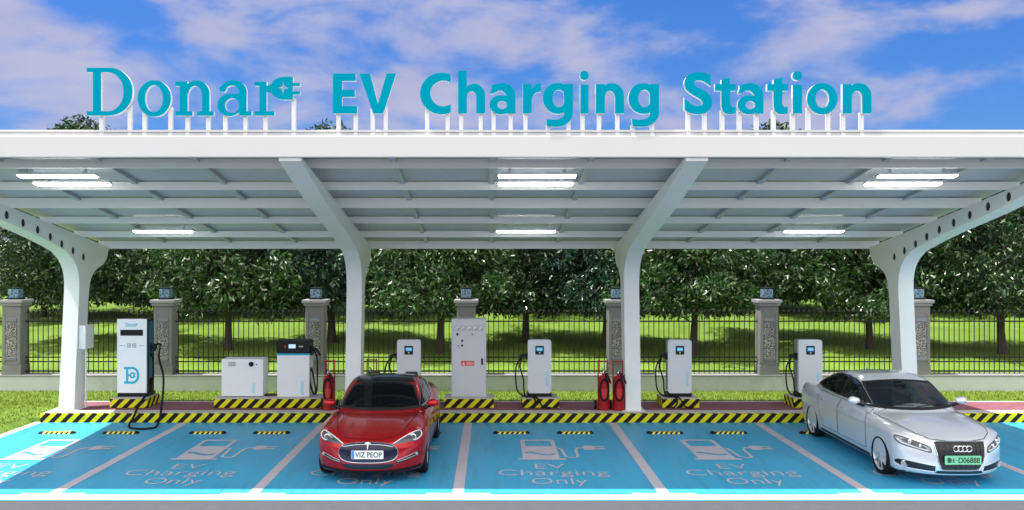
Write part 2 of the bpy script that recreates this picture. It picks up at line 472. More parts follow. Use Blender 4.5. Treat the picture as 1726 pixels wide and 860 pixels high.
SUN_L = Vector((0.355, 0.05, -1.0)).normalized()          # the way the light travels
sun = bpy.data.objects.new('sun', bpy.data.lights.new('sun', 'SUN'))
COL.objects.link(sun)
sun.rotation_euler = SUN_L.to_track_quat('-Z', 'Y').to_euler()
sun.location = (0, 0, 30)
sun.data.energy = 3.7; sun.data.angle = RAD(0.5); sun.data.color = (1.0, 0.965, 0.91)

world = bpy.data.worlds.new('World'); scene.world = world
world.use_nodes = True
def build_world():
    n = world.node_tree; N = n.nodes; L = n.links
    bg = N['Background']; bg.inputs['Strength'].default_value = 0.15
    tc = N.new('ShaderNodeTexCoord'); sep = N.new('ShaderNodeSeparateXYZ'); L.new(tc.outputs['Generated'], sep.inputs[0])
    mz = N.new('ShaderNodeMath'); mz.operation = 'MAXIMUM'; mz.inputs[1].default_value = 0.015; L.new(sep.outputs['Z'], mz.inputs[0])
    cmb = N.new('ShaderNodeCombineXYZ'); L.new(sep.outputs['X'], cmb.inputs['X']); L.new(sep.outputs['Y'], cmb.inputs['Y']); L.new(mz.outputs[0], cmb.inputs['Z'])
    sky = N.new('ShaderNodeTexSky'); sky.sky_type = 'NISHITA'; sky.sun_disc = False
    S = -SUN_L
    sky.sun_elevation = math.asin(S.z); sky.sun_rotation = math.atan2(S.x, S.y) % (2 * math.pi)
    sky.air_density = 1.0; sky.dust_density = 0.3; sky.ozone_density = 3.0
    L.new(cmb.outputs[0], sky.inputs['Vector'])
    # deep blue low sky: the air filters the pale horizon out
    tint = N.new('ShaderNodeMix'); tint.data_type = 'RGBA'; tint.blend_type = 'MULTIPLY'; tint.inputs['Factor'].default_value = 1.0
    ramp = N.new('ShaderNodeValToRGB'); L.new(mz.outputs[0], ramp.inputs['Fac'])
    e = ramp.color_ramp.elements
    e[0].position = 0.0; e[0].color = SKY_LOW
    e[1].position = 0.50; e[1].color = (0.45, 0.48, 0.50, 1)
    x = e.new(0.30); x.color = SKY_MID
    L.new(sky.outputs[0], tint.inputs['A']); L.new(ramp.outputs[0], tint.inputs['B'])
    # clouds
    mp = N.new('ShaderNodeMapping'); mp.inputs['Scale'].default_value = (1, 1, 2.3); mp.inputs['Location'].default_value = SKY_OFF
    L.new(cmb.outputs[0], mp.inputs['Vector'])
    n1 = N.new('ShaderNodeTexNoise'); n1.inputs['Scale'].default_value = 6.2; n1.inputs['Detail'].default_value = 7; n1.inputs['Roughness'].default_value = 0.54; n1.inputs['Distortion'].default_value = 0.25
    L.new(mp.outputs[0], n1.inputs['Vector'])
    mr = N.new('ShaderNodeMapRange'); mr.interpolation_type = 'SMOOTHSTEP'; mr.inputs['From Min'].default_value = 0.43; mr.inputs['From Max'].default_value = 0.66; mr.inputs['To Max'].default_value = 0.85
    cv = N.new('ShaderNodeMapRange'); cv.interpolation_type = 'SMOOTHSTEP'; cv.inputs['From Min'].default_value = 0.29; cv.inputs['From Max'].default_value = 0.45; cv.inputs['To Max'].default_value = 0.12
    L.new(mz.outputs[0], cv.inputs['Value'])
    sm = N.new('ShaderNodeMath'); sm.operation = 'ADD'; L.new(n1.outputs['Fac'], sm.inputs[0]); L.new(cv.outputs[0], sm.inputs[1])
    L.new(sm.outputs[0], mr.inputs['Value'])
    n2 = N.new('ShaderNodeTexNoise'); n2.inputs['Scale'].default_value = 7; n2.inputs['Detail'].default_value = 4; L.new(mp.outputs[0], n2.inputs['Vector'])
    cc = N.new('ShaderNodeMix'); cc.data_type = 'RGBA'; L.new(n2.outputs['Fac'], cc.inputs['Factor'])
    cc.inputs['A'].default_value = CLOUD_A; cc.inputs['B'].default_value = CLOUD_B
    # overhead clouds, out of view, set neutral white to tune the fill light
    hi = N.new('ShaderNodeMapRange'); hi.interpolation_type = 'SMOOTHSTEP'; hi.inputs['From Min'].default_value = 0.29; hi.inputs['From Max'].default_value = 0.48
    L.new(mz.outputs[0], hi.inputs['Value'])
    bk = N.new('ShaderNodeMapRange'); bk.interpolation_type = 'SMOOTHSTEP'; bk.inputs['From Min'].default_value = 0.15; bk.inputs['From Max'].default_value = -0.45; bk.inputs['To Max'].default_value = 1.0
    L.new(sep.outputs['Y'], bk.inputs['Value'])       # unseen cloud bank behind the viewer, added as fill light for front faces
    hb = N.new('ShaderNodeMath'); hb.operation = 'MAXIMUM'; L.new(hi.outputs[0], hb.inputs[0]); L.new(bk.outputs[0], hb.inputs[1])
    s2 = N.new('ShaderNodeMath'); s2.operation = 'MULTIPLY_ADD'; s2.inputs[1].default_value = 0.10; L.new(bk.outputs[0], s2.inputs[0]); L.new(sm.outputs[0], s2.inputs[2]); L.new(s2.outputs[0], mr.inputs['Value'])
    c2 = N.new('ShaderNodeMix'); c2.data_type = 'RGBA'; L.new(hi.outputs[0], c2.inputs['Factor']); L.new(cc.outputs['Result'], c2.inputs['A']); c2.inputs['B'].default_value = CLOUD_HI_FILL
    c3 = N.new('ShaderNodeMix'); c3.data_type = 'RGBA'; L.new(bk.outputs[0], c3.inputs['Factor']); L.new(c2.outputs['Result'], c3.inputs['A']); c3.inputs['B'].default_value = FILL_BANK
    mx = N.new('ShaderNodeMix'); mx.data_type = 'RGBA'
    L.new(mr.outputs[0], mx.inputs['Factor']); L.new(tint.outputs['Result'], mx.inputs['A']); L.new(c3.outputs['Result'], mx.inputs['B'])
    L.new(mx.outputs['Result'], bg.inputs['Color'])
SKY_LOW = (0.115, 0.19, 0.33, 1); SKY_MID = (0.125, 0.255, 0.47, 1); SKY_OFF = (7.3, 0.2, 0.7)
CLOUD_A = (1.24, 1.28, 1.96, 1); CLOUD_B = (1.90, 1.84, 2.20, 1); CLOUD_HI_FILL = (1.6, 1.6, 1.6, 1); FILL_BANK = (7.2, 7.0, 6.7, 1)
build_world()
vs = scene.view_settings
vs.view_transform = 'Standard'; vs.look = 'None'; vs.gamma = 1.0; vs.use_curve_mapping = False
vs.exposure = 1.17
scene.cycles.max_bounces = 8; scene.cycles.diffuse_bounces = 5; scene.cycles.use_denoising = True
scene.cycles.sample_clamp_indirect = 6

# ------------------------------------------------------------------ ground
def gz(x, y):
    """lawn height"""
    if y < 19.3: return 0.0 if y < 13.2 else 0.10 * min(1, max(0, (y - 13.4) / 5.0)) * (1 if x < -10.4 or x > 17 else 0)
    z = 0.10
    if y > 24:
        t = min(1, (y - 24) / 38); t = t * t * (3 - 2 * t)
        z += 1.75 * t + 0.18 * math.sin(x * 0.21 + 1.0) * math.sin(y * 0.17) * min(1, (y - 24) / 8)
    if y > 62: z -= 0.045 * (y - 62)
    return z
def build_ground():
    xs = sorted(set([-600, -300, -150, -90, -60] + [round(-44 + 1.0 * i, 3) for i in range(89)] + [-10.45, -10.35, 16.9, 17.1] + [60, 90, 150, 300, 600]))
    ys = sorted(set([-300, -100, -40, -10, 0, 6, 10, 13.1, 13.2, 13.4, 14, 15, 16, 17, 18, 19, 19.29, 19.31, 20, 21, 22, 23, 24] + [round(25 + i * 1.3, 3) for i in range(40)] + [80, 100, 150, 250, 400, 700]))
    V = [(x, y, gz(x, y)) for y in ys for x in xs]
    nx = len(xs)
    F = [(j * nx + i, j * nx + i + 1, (j + 1) * nx + i + 1, (j + 1) * nx + i) for j in range(len(ys) - 1) for i in range(nx - 1)]
    o = link_mesh('ground', V, F, MT['grass'], [0] * len(F), [True] * len(F), sharp=60)
    tag(o, kind='structure')
build_ground()

BAYX = [-10.05, -6.85, -3.73, -0.53, 2.69, 5.91, 9.11, 12.31, 15.5]
KY = 19.23                       # kerb face
def sheet(name, x0, x1, y0, y1, z, m):
    o = link_mesh(name, [(x0, y0, z), (x1, y0, z), (x1, y1, z), (x0, y1, z)], [(0, 1, 2, 3)], m)
    return tag(o, kind='structure')
sheet('road', -120, 120, -60, 13.10, 0.004, MT['asphalt'])
sheet('parking_surface', -10.05, 17.0, 13.05, KY + 0.02, 0.008, MT['bay_blue'])

def build_lines():
    mb = MB(); z = 0.012
    def q(x0, x1, y0, y1, zz=z):
        mb.add([(x0, y0, zz), (x1, y0, zz), (x1, y1, zz), (x0, y1, zz)], [(0, 1, 2, 3)])
    for x in BAYX[1:]:
        q(x - 0.09, x + 0.09, 13.38, KY - 0.03)
        q(x - 0.5, x - 0.092, 13.38, 13.47); q(x + 0.092, x + 0.5, 13.38, 13.47)
    q(-10.24, -10.05, 13.38, KY + 0.1)
    q(-10.3, 17.0, 13.09, 13.378)
    tag(mb.build('parking_lines', [MT['line_paint']]), kind='structure')
build_lines()

def build_marking(cx):
    """pump with a plug, and three lines of lettering, painted flat on the bay"""
    mb = MB()
    bx, by = cx - 0.55, 15.68
    h = 1.72                                   # pump height on the ground
    ops = [(1, rect(-0.03, 0, 0.82, 0.10)), (1, rrect(0.04, 0.08, 0.72, h, 0.07)), (-1, rrect(0.12, 1.12, 0.64, h - 0.11, 0.05)),
           (-1, [(0.10, 0.62), (0.22, 0.64), (0.38, 0.50), (0.52, 0.42), (0.66, 0.50), (0.66, 0.40), (0.52, 0.32), (0.38, 0.38), (0.22, 0.50), (0.10, 0.50)]),
           (1, strip([(0.72, 0.95), (0.80, 0.90), (0.84, 0.24), (0.95, 0.16), (1.06, 0.22), (1.08, 0.85), (1.14, 0.98), (1.26, 0.98)], 0.055)),
           (1, rrect(1.24, 0.80, 1.46, 1.16, 0.06)), (1, rect(1.45, 0.86, 1.66, 0.94)), (1, rect(1.45, 1.03, 1.66, 1.11))]
    mb.shape(shape2d(ops), 0.0, 0.0012, M=frame_ground(bx, by, 0.0125))
    for s, x0, x1, y0, y1 in (('EV', -0.32, 0.21, 15.02, 15.36), ('Charging', -0.97, 0.92, 14.43, 14.93), ('Only', -0.42, 0.50, 13.88, 14.38)):
        mb.shape(fit(text2d(s, -0.010), cx + x0, cx + x1, y0, y1), 0.0, 0.0012, M=frame_ground(0, 0, 0.0125))
    tag(mb.build('bay_marking', [MT['line_paint']]), kind='structure')
for i in range(6):
    build_marking((BAYX[i] + BAYX[i + 1]) / 2)

# ------------------------------------------------------------------ raised pavement with hazard kerb
def build_pavement():
    mb = MB()
    mb.box(-10.10, 17.0, KY, KY + 0.10, 0.0, 0.205, 0, 0.012)
    tag(mb.build('kerb', [MT['stripe']]), kind='structure')
    mb = MB()
    mb.box(-10.10, 17.0, KY + 0.103, KY + 0.42, 0.0, 0.212, 0, 0.008)
    mb.box(-10.10, -9.85, KY + 0.425, 20.90, 0.0, 0.212, 0, 0.008)
    mb.box(-9.845, 17.0, 20.80, 20.90, 0.0, 0.212, 0, 0.008)
    tag(mb.build('pavement_edging', [MT['kerb_top']]), kind='structure')
    mb = MB()
    mb.box(-9.845, 17.0, KY + 0.425, 20.795, 0.0, 0.205)
    tag(mb.build('pavement', [MT['brick']]), kind='structure')
build_pavement()

# ------------------------------------------------------------------ wall, pillars, railings
FY = 23.1
PX = [-12.90 + 4.07 * k for k in range(7)]
mb = MB(); mb.box(-19.5, 21.0, FY, FY + 0.42, 0.0, 0.50, 0, 0.01); mb.box(-19.5, 21.0, FY - 0.03, FY + 0.45, 0.502, 0.545, 1, 0.01)
tag(mb.build('low_wall', [MT['wall'], MT['stone_cap']]), 'long low pale rendered wall carrying the pillars and railings', 'wall')

def make_pillar():
    r = empty('fence_pillar')
    mb = MB(); w = 0.262
    mb.box(-w, w, -0.02, 0.46, 0.546, 0.80, 0, 0.01); mb.box(-w + 0.015, w - 0.015, -0.005, 0.445, 0.80, 2.40, 0, 0.008)
    for s in (-1, 1): mb.box(s * 0.20 - 0.04, s * 0.20 + 0.04, -0.022, -0.004, 0.86, 2.2, 0, 0.004)
    mb.build('shaft', [MT['stone']], r)
    mb = MB(); mb.box(-0.29, 0.29, -0.055, 0.495, 2.40, 2.47, 0, 0.012); mb.box(-0.325, 0.325, -0.09, 0.53, 2.472, 2.56, 0, 0.012)
    mb.build('cap', [MT['stone_cap']], r)
    mb = MB(); mb.box(-0.145, 0.145, -0.018, -0.006, 1.04, 1.96, 0)
    mb.build('lattice_panel', [MT['lattice']], r)
    for z in (0.93, 1.975):
        mb = MB(); mb.box(-0.15, 0.15, -0.03, -0.006, z, z + 0.09, 0, 0.005)
        for k in range(3): mb.box(-0.14, 0.14, -0.036, -0.03, z + 0.012 + k * 0.027, z + 0.024 + k * 0.027, 0)
        mb.build('lattice_sill', [MT['grey_metal']], r)
    mb = MB(); mb.box(-0.14, 0.14, 0.08, 0.36, 2.60, 2.86, 0, 0.03)
    lamp = mb.build('lamp', [MT['lamp_glass']], r)
    mb = MB(); mb.box(-0.16, 0.16, 0.06, 0.38, 2.562, 2.60, 0, 0.005); mb.box(-0.15, 0.15, 0.07, 0.37, 2.861, 2.885, 0, 0.005)
    mb.build('lamp_frame', [MT['iron']], lamp)
    return r
PLAB = ['grey stone pillar with mosaic lamp at the left edge of the railings',
        'grey stone pillar with mosaic lamp just right of the tall white charger',
        'grey stone pillar with mosaic lamp behind the black headed charger',
        'grey stone pillar rising behind the tall grey power cabinet',
        'grey stone pillar partly hidden by the canopy column beside two extinguishers',
        'grey stone pillar with mosaic lamp between the two rightmost small chargers',
        'grey stone pillar with mosaic lamp beside the rightmost canopy column']
pil = make_pillar()
for k, x in enumerate(PX):
    o = pil if k == 0 else copy_tree(pil)
    o.location = (x, FY, 0)
    tag(o, PLAB[k], 'pillar', 'stone pillars along the railings')

def make_panel():
    r = empty('railing_panel')
    L0, L1 = 0.26, 3.81
    for z, h in ((0.60, 0.04), (0.86, 0.03), (0.98, 0.03), (1.95, 0.035)):
        mb = MB(); mb.box(L0, L1, -0.018, 0.018, z, z + h); mb.build('rail', [MT['iron']], r)
    mb = MB(); mb.tube([(0, 0, 0.56), (0, 0, 2.20)], 0.0115, 6)
    mb.lathe([(0.012, 2.185), (0.026, 2.20), (0.034, 2.225), (0.028, 2.25), (0.012, 2.27), (0.004, 2.31)], 8)
    p0 = mb.build('picket', [MT['iron']], r)
    n = 26
    for i in range(n):
        o = p0 if i == 0 else p0.copy()
        if i: COL.objects.link(o); o.parent = r
        o.location = (L0 + 0.07 + i * (L1 - L0 - 0.14) / (n - 1), 0, 0)
    return r
RLAB = ['black iron railing panel beyond the leftmost stone pillar', 'black iron railing panel behind the leftmost canopy column',
        'black iron railing panel behind the low white cabinet', 'black iron railing panel behind the red car roof',
        'black iron railing panel between the power cabinet and the extinguisher pair', 'black iron railing panel right of the canopy column with two extinguishers',
        'black iron railing panel behind the silver car roof', 'black iron railing panel at the right edge beyond the last pillar']
pan = make_panel()
for k in range(8):
    o = pan if k == 0 else copy_tree(pan)
    o.location = (PX[0] - 4.07 + 4.07 * k, FY + 0.22, 0)
    tag(o, RLAB[k], 'railing', 'iron railing panels between the pillars')

# ------------------------------------------------------------------ trees
def make_crown(seed, rx, rz, zc, leaf='leaf', n_cl=250, per=125):
    rng = np.random.default_rng(seed)
    V = []; F = []
    d = rng.normal(size=(n_cl, 3)); d /= np.linalg.norm(d, axis=1)[:, None]
    rad = rng.uniform(0.30, 1.0, n_cl) ** 0.55
    lob = 1 + 0.18 * np.sin(d[:, 0] * 5 + seed) * np.cos(d[:, 1] * 4 + seed * 2) + 0.12 * np.sin(d[:, 2] * 7 + seed)
    t = rng.uniform(0, 1, n_cl) ** 1.35                   # height in the crown, more clumps low down
    ang = rng.uniform(0, 2 * math.pi, n_cl)
    prof = np.interp(t, [0, 0.08, 0.22, 0.55, 0.8, 1.0], [0.55, 0.88, 1.0, 0.72, 0.40, 0.10])
    wob = 1 + 0.16 * np.sin(ang * 3 + seed) * np.cos(t * 7 + seed) + 0.10 * np.sin(ang * 5 + t * 9 + seed * 2)
    rr = np.sqrt(rng.uniform(0.12, 1, n_cl)) * prof * wob * rx
    cen = np.stack([rr * np.cos(ang), rr * np.sin(ang), zc - rz + 0.25 + (2 * rz - 0.25) * t - 0.30 * (rr / rx) ** 2], 1)
    cr = rng.uniform(0.45, 0.95, n_cl)
    P = []; Ax = []; Sz = []
    for c, r in zip(cen, cr):
        k = int(per * (r / 0.7) ** 1.6)
        q = rng.normal(size=(k, 3)); q /= np.linalg.norm(q, axis=1)[:, None]
        q *= (rng.uniform(0.25, 1, k) ** 0.5 * r)[:, None] * np.array([1, 1, 0.72])
        P.append(c + q)
        a = q * 0.8 + rng.normal(size=(k, 3)) * 0.55 + np.array([0, 0, -0.35])
        Ax.append(a)
        Sz.append(rng.uniform(0.75, 1.3, k))
    P = np.concatenate(P); A = np.concatenate(Ax); S = np.concatenate(Sz)
    A /= np.linalg.norm(A, axis=1)[:, None]
    B = np.cross(A, rng.normal(size=A.shape)); B /= np.linalg.norm(B, axis=1)[:, None]
    Nn = np.cross(A, B)
    ln = 0.112 * S[:, None]; wd = 0.040 * S[:, None]
    v0 = P - A * ln; v1 = P + B * wd + Nn * 0.012; v2 = P + A * ln; v3 = P - B * wd + Nn * 0.012
    n = len(P)
    V = np.stack([v0, v1, v2, v3], 1).reshape(-1, 3)
    F = np.arange(n * 4).reshape(-1, 4)
    return V, F, cen
def make_tree(seed, rx, rz, zc, leaf, h_trunk=2.2):
    r = empty('park_tree')
    V, F, cen = make_crown(seed, rx, rz, zc, leaf)
    link_mesh('crown', V, F, MT[leaf], parent=r)
    rng = random.Random(seed)
    mb = MB()
    top = Vector((rng.uniform(-.2, .2), rng.uniform(-.2, .2), zc + rz * 0.3))
    pts = catmull([(0, 0, -0.4), (0.03, 0, 0.3), (rng.uniform(-.1, .1), 0, 1.6), (top.x * .7, top.y, zc - rz * 0.3), tuple(top)], 5)
    mb.tube(pts, [0.24 - 0.20 * (i / (len(pts) - 1)) ** 0.8 for i in range(len(pts))], 9)
    idx = list(range(len(cen))); rng.shuffle(idx)
    for i in idx[:16]:
        c = Vector(cen[i]); z0 = max(h_trunk * 0.8, min(c.z - 0.7, top.z - 0.2)); t = (z0 + .4) / (top.z + .4)
        b = Vector((top.x * t * .7, top.y * t, z0)); m = (b + c) / 2 + Vector((0, 0, 0.25))
        p = catmull([b, m, c], 5); r0 = 0.085 * (1 - 0.5 * t)
        mb.tube(p, [r0 - (r0 - 0.012) * k / (len(p) - 1) for k in range(len(p))], 6)
    mb.build('trunk', [MT['bark']], r)
    return r
protos = [make_tree(3, 3.3, 3.2, 5.0, 'leaf_bright'), make_tree(11, 3.65, 3.3, 5.05, 'leaf'), make_tree(23, 3.3, 3.4, 5.0, 'leaf_teal'), make_tree(31, 3.9, 2.9, 4.0, 'leaf'), make_tree(47, 3.8, 3.0, 4.0, 'leaf_teal')]
TREES = [  # photo column, depth, kind, turn, scale, label
    (140, 33.0, 1, 0.4, 0.99, 'dark green tree at the left end, its top showing above the roof'),
    (385, 31.0, 0, 1.9, 0.9, 'dark green tree behind the low white cabinet'),
    (560, 33.5, 2, 2.6, 0.985, 'tall blue green tree whose top shows above the roof beside the letter E'),
    (742, 31.5, 0, 4.1, 0.89, 'dark green tree just left of the tall grey power cabinet'),
    (885, 34.0, 1, 5.0, 0.88, 'dark green tree in the middle behind the small charger facing the empty bay'),
    (1020, 33.0, 2, 0.8, 0.88, 'blue green tree behind the pair of red extinguishers'),
    (1170, 31.0, 0, 3.3, 0.9, 'glossy dark green tree behind the charger right of the third canopy column'),
    (1300, 34.0, 1, 1.2, 0.985, 'tall dark tree whose top shows above the roof below the word Station'),
    (1465, 31.5, 0, 5.6, 0.88, 'glossy green tree left of the rightmost canopy column'),
    (1690, 30.0, 1, 2.2, 0.88, 'broad green tree at the right edge of the lawn'),
    (1840, 33.0, 0, 0.3, 0.85, 'green tree cut off by the right edge of the picture'),
    (75, 41.0, 0, 2.7, 0.82, 'second row tree at the far left behind the leftmost canopy column'),
    (265, 42.0, 2, 3.9, 1.02, 'second row tree seen in the gap left of the second stone pillar'),
    (470, 44.0, 0, 0.1, 1.04, 'second row tree behind the black headed charger'),
    (640, 42.0, 1, 1.4, 1.0, 'second row tree behind the red car'),
    (930, 43.0, 0, 2.9, 1.0, 'second row tree with its trunk standing on the open lawn in the middle'),
    (1120, 45.0, 1, 4.4, 1.0, 'second row tree behind the third canopy column'),
    (1390, 43.0, 2, 0.9, 1.0, 'blue green second row tree behind the rightmost small charger'),
    (1580, 44.0, 0, 1.8, 1.0, 'second row tree behind the rightmost canopy column'),
    (1770, 45.0, 1, 5.2, 1.0, 'second row tree at the far right behind the broad green tree'),
    (800, 46.0, 1, 0.7, 1.0, 'second row tree hidden mostly by the power cabinet and its pillar'),
    (1250, 46.0, 1, 3.7, 1.0, 'second row tree left of the sixth stone pillar'),
    (200, 57.0, 0, 2.0, 1.0, 'distant tree on the lawn crest behind the tall white charger'),
    (390, 56.0, 1, 3.0, 1.0, 'distant tree on the lawn crest behind the low white cabinet'),
    (720, 58.0, 0, 4.6, 1.0, 'distant tree on the lawn crest left of the power cabinet'),
    (850, 57.0, 2, 1.1, 1.0, 'distant tree on the lawn crest right of the power cabinet'),
    (1030, 56.0, 1, 0.5, 1.0, 'distant tree on the lawn crest behind the extinguisher pair'),
    (1240, 57.0, 0, 2.4, 1.0, 'distant tree on the lawn crest left of the sixth stone pillar'),
    (1500, 58.0, 1, 3.6, 1.0, 'distant tree on the lawn crest behind the silver car'),
    (1680, 57.0, 0, 5.9, 1.0, 'distant tree on the lawn crest near the right edge'),
]
used = [False] * 5
for px, y, k, rz, sc, lab in TREES:
    if y > 40: k = 4 if k == 2 else 3
    if used[k]: o = copy_tree(protos[k])
    else: o = protos[k]; used[k] = True
    x = (px - 829) / FPX * y
    o.location = (x, y, gz(x, y) - (0.0, 0.25, 0.05, 0.3)[int(px) % 4]); o.rotation_euler = (0, 0, rz); o.scale = (sc, sc, sc)
    tag(o, lab, 'tree', 'trees on the lawn behind the railings')

# ------------------------------------------------------------------ short grass near the pavement
def build_grass():
    rng = np.random.default_rng(5)
    n1, n2 = 26000, 16000
    x = np.concatenate([rng.uniform(-16, 17, n1), rng.uniform(-16, -10.3, n2)])
    y = np.concatenate([rng.uniform(20.93, 23.08, n1), rng.uniform(13.6, 21.5, n2)])
    z = np.array([gz(a, b) for a, b in zip(x, y)])
    P = np.stack([x, y, z], 1); n = len(P)
    a = rng.uniform(0, 2 * math.pi, n); s = rng.uniform(0.6, 1.3, n)[:, None]
    side = np.stack([np.cos(a), np.sin(a), 0 * a], 1) * 0.012
    lean = np.stack([np.cos(a * 3.1), np.sin(a * 2.3), 0 * a], 1) * 0.03 * s
    V = np.stack([P - side, P + side, P + lean + np.array([0, 0, 0.055]) * s], 1).reshape(-1, 3)
    tag(link_mesh('grass', V, np.arange(n * 3).reshape(-1, 3), MT['blade']), kind='stuff')
build_grass()
# ------------------------------------------------------------------ canopy
def zb(y): return 5.30 - 0.17 * (y - 13.45)           # underside plane of the purlins
canopy = empty('canopy', (0, 20.0, 0.21))
tag(canopy, 'long white steel canopy with four curved columns over the charging bays', 'canopy')
CANOPY_OFF = Vector((0, -20.0, -0.21))
def cpart(mb, name, mats):
    o = mb.build(name, mats, canopy); o.location = CANOPY_OFF
    return o
RX = 9.62
mb = MB(); mb.box(-10.0, 10.0, 13.45, 13.60, 5.268, 5.60, 0, 0.012); cpart(mb, 'fascia', [MT['fascia']])
mb = MB(); mb.box(-10.0, 10.0, 13.52, 13.605, 5.602, 5.66, 1, 0.006); mb.box(-10.0, 10.0, 13.49, 13.61, 5.662, 5.70, 0, 0.008); cpart(mb, 'fascia_trim', [MT['fascia'], MT['trim_grey']])
ROWS = [13.61, 14.27, 15.73, 16.96, 18.65, 20.18, 21.50]
CX = [-9.75 + 1.625 * k for k in range(13)]
for j in range(6):
    for i in range(12):
        x0 = -9.90 if i == 0 else CX[i]; x1 = 9.75 if i == 11 else CX[i + 1]; y0, y1 = ROWS[j], ROWS[j + 1]
        mb = MB()
        a, b = zb(y0) + 0.18, zb(y1) + 0.18
        V = [(x0, y0, a), (x1, y0, a), (x1, y1, b), (x0, y1, b), (x0, y0, a + 0.05), (x1, y0, a + 0.05), (x1, y1, b + 0.05), (x0, y1, b + 0.05)]
        mb.add(V, [(0, 3, 2, 1), (4, 5, 6, 7), (0, 1, 5, 4), (1, 2, 6, 5), (2, 3, 7, 6), (3, 0, 4, 7)])
        cpart(mb, 'roof_panel', [MT['deck']])
for y, d in ((14.27, .02), (15.73, .02), (16.96, -.03), (18.65, .02), (20.18, .02), (21.42, -.03)):
    z = zb(y)
    mb = MB(); w = 0.045
    zt = z + 0.175 - 0.17 * w; z0 = z + d
    # channel: web, bottom flange and a small lip
    mb.box(-9.78, 9.63, y - w, y - w + 0.012, z0, zt, 0, 0.003)
    mb.box(-9.78, 9.63, y - w + 0.0125, y + w, z0, z0 + 0.010, 0)
    mb.box(-9.78, 9.63, y + w - 0.012, y + w - 0.001, z0 + 0.0105, zt - 0.03, 0)
    cpart(mb, 'purlin', [MT['white_paint']])
for k in range(1, 12):
    x = CX[k]
    if k in (4, 8): continue
    mb = MB(); w = 0.045
    y0, y1 = 13.60, 21.36
    A = [(y0, zb(y0) + 0.11), (y1, zb(y1) + 0.11), (y1, zb(y1) + 0.178), (y0, zb(y0) + 0.178)]
    M = Matrix(((0, 0, 1, x), (1, 0, 0, 0), (0, 1, 0, 0), (0, 0, 0, 1)))
    mb.prism(A, -w, w, 0, M)
    cpart(mb, 'rafter', [MT['rafter']])

def column(cx, holes):
    top = [(13.50, zb(13.5) - 0.004), (21.30, zb(21.30) - 0.004)]
    rear = [(21.34, 3.93), (21.25, 3.70), (21.05, 3.53), (20.75, 3.44), (20.50, 3.30), (20.35, 3.08), (20.27, 2.70), (20.04, 0.206)]
    front = [(19.56, 0.206), (19.82, 2.95), (19.81, 3.20), (19.74, 3.42), (19.58, 3.62), (19.35, 3.77), (19.05, 3.89), (17.8, 4.20), (15.9, 4.60), (13.50, 5.215)]
    def sm(p):
        q = catmull([(a, b, 0) for a, b in p], 4); return [(v.x, v.y) for v in q]
    rear = sm(rear[:-1]) + [rear[-1]]; front = [front[0]] + sm(front[1:])
    poly = [top[0], top[1]] + rear + front
    ops = [(1, poly)]
    if holes:
        for y, z in ((20.04, 3.71), (19.54, 3.85), (19.03, 3.997), (18.54, 4.145), (18.02, 4.28), (17.46, 4.40), (16.87, 4.53), (16.25, 4.66), (15.6, 4.80)):
            ops.append((-1, ell(y, z, 0.082, 0.088, n=20)))
    M = Matrix(((0, 0, 1, cx), (1, 0, 0, 0), (0, 1, 0, 0), (0, 0, 0, 1)))
    mb = MB(); w = 0.175
    mb.shape(shape2d(ops), -w, w, 0, M)
    o = cpart(mb, 'column', [MT['white_paint']])
    me = o.data
    me.polygons.foreach_set('use_smooth', np.ones(len(me.polygons), dtype=bool)); me.set_sharp_from_angle(angle=RAD(40))
    if holes:
        for op in ops[1:]:
            cyy = sum(p[0] for p in op[1]) / len(op[1]); czz = sum(p[1] for p in op[1]) / len(op[1])
            p = MB(); p.prism(ell(cyy, czz, 0.0805, 0.0865, n=20), -w + 0.02, w - 0.02, 0, M); p.build('hole_shade_plug', [MT['hole_shade']], o)  # dark plug painted in place of the shade in the hollow arm
    # base plate and bolts
    p = MB(); p.box(cx - 0.26, cx + 0.26, 19.47, 20.14, 0.206, 0.226, 0, 0.004)
    q = p.build('base_plate', [MT['white_paint']], o)
for k, x in enumerate((-9.68, -3.17, 3.22, 9.54)): column(x, k in (0, 3))

# ------------------------------------------------------------------ strip lights under the roof
def make_light():
    r = empty('strip_light')
    mb = MB(); mb.box(-0.68, 0.68, -0.085, 0.085, 0.0, 0.035, 0, 0.006); mb.box(-0.5, -0.44, -0.01, 0.01, 0.035, 0.14); mb.box(0.44, 0.5, -0.01, 0.01, 0.035, 0.14)
    mb.build('housing', [MT['white_paint']], r)
    mb = MB(); mb.box(-0.66, 0.66, -0.075, 0.075, -0.020, -0.001, 0, 0.005)
    mb.build('diffuser', [MT['light']], r)
    return r
lt = make_light(); first = True
for x, side in ((-7.47, 'left'), (0.78, 'middle'), (7.32, 'right')):
    for y, row in ((14.80, 'front one of the pair'), (15.32, 'rear one of the pair'), (19.55, 'single one near the back')):
        o = lt if first else copy_tree(lt); first = False
        o.location = (x, y, zb(y) + 0.03); o.rotation_euler = (math.atan(-0.17), 0, 0)
        tag(o, 'lit white strip light under the %s of the roof, the %s' % (side, row), 'strip light', 'lit strip lights under the canopy')

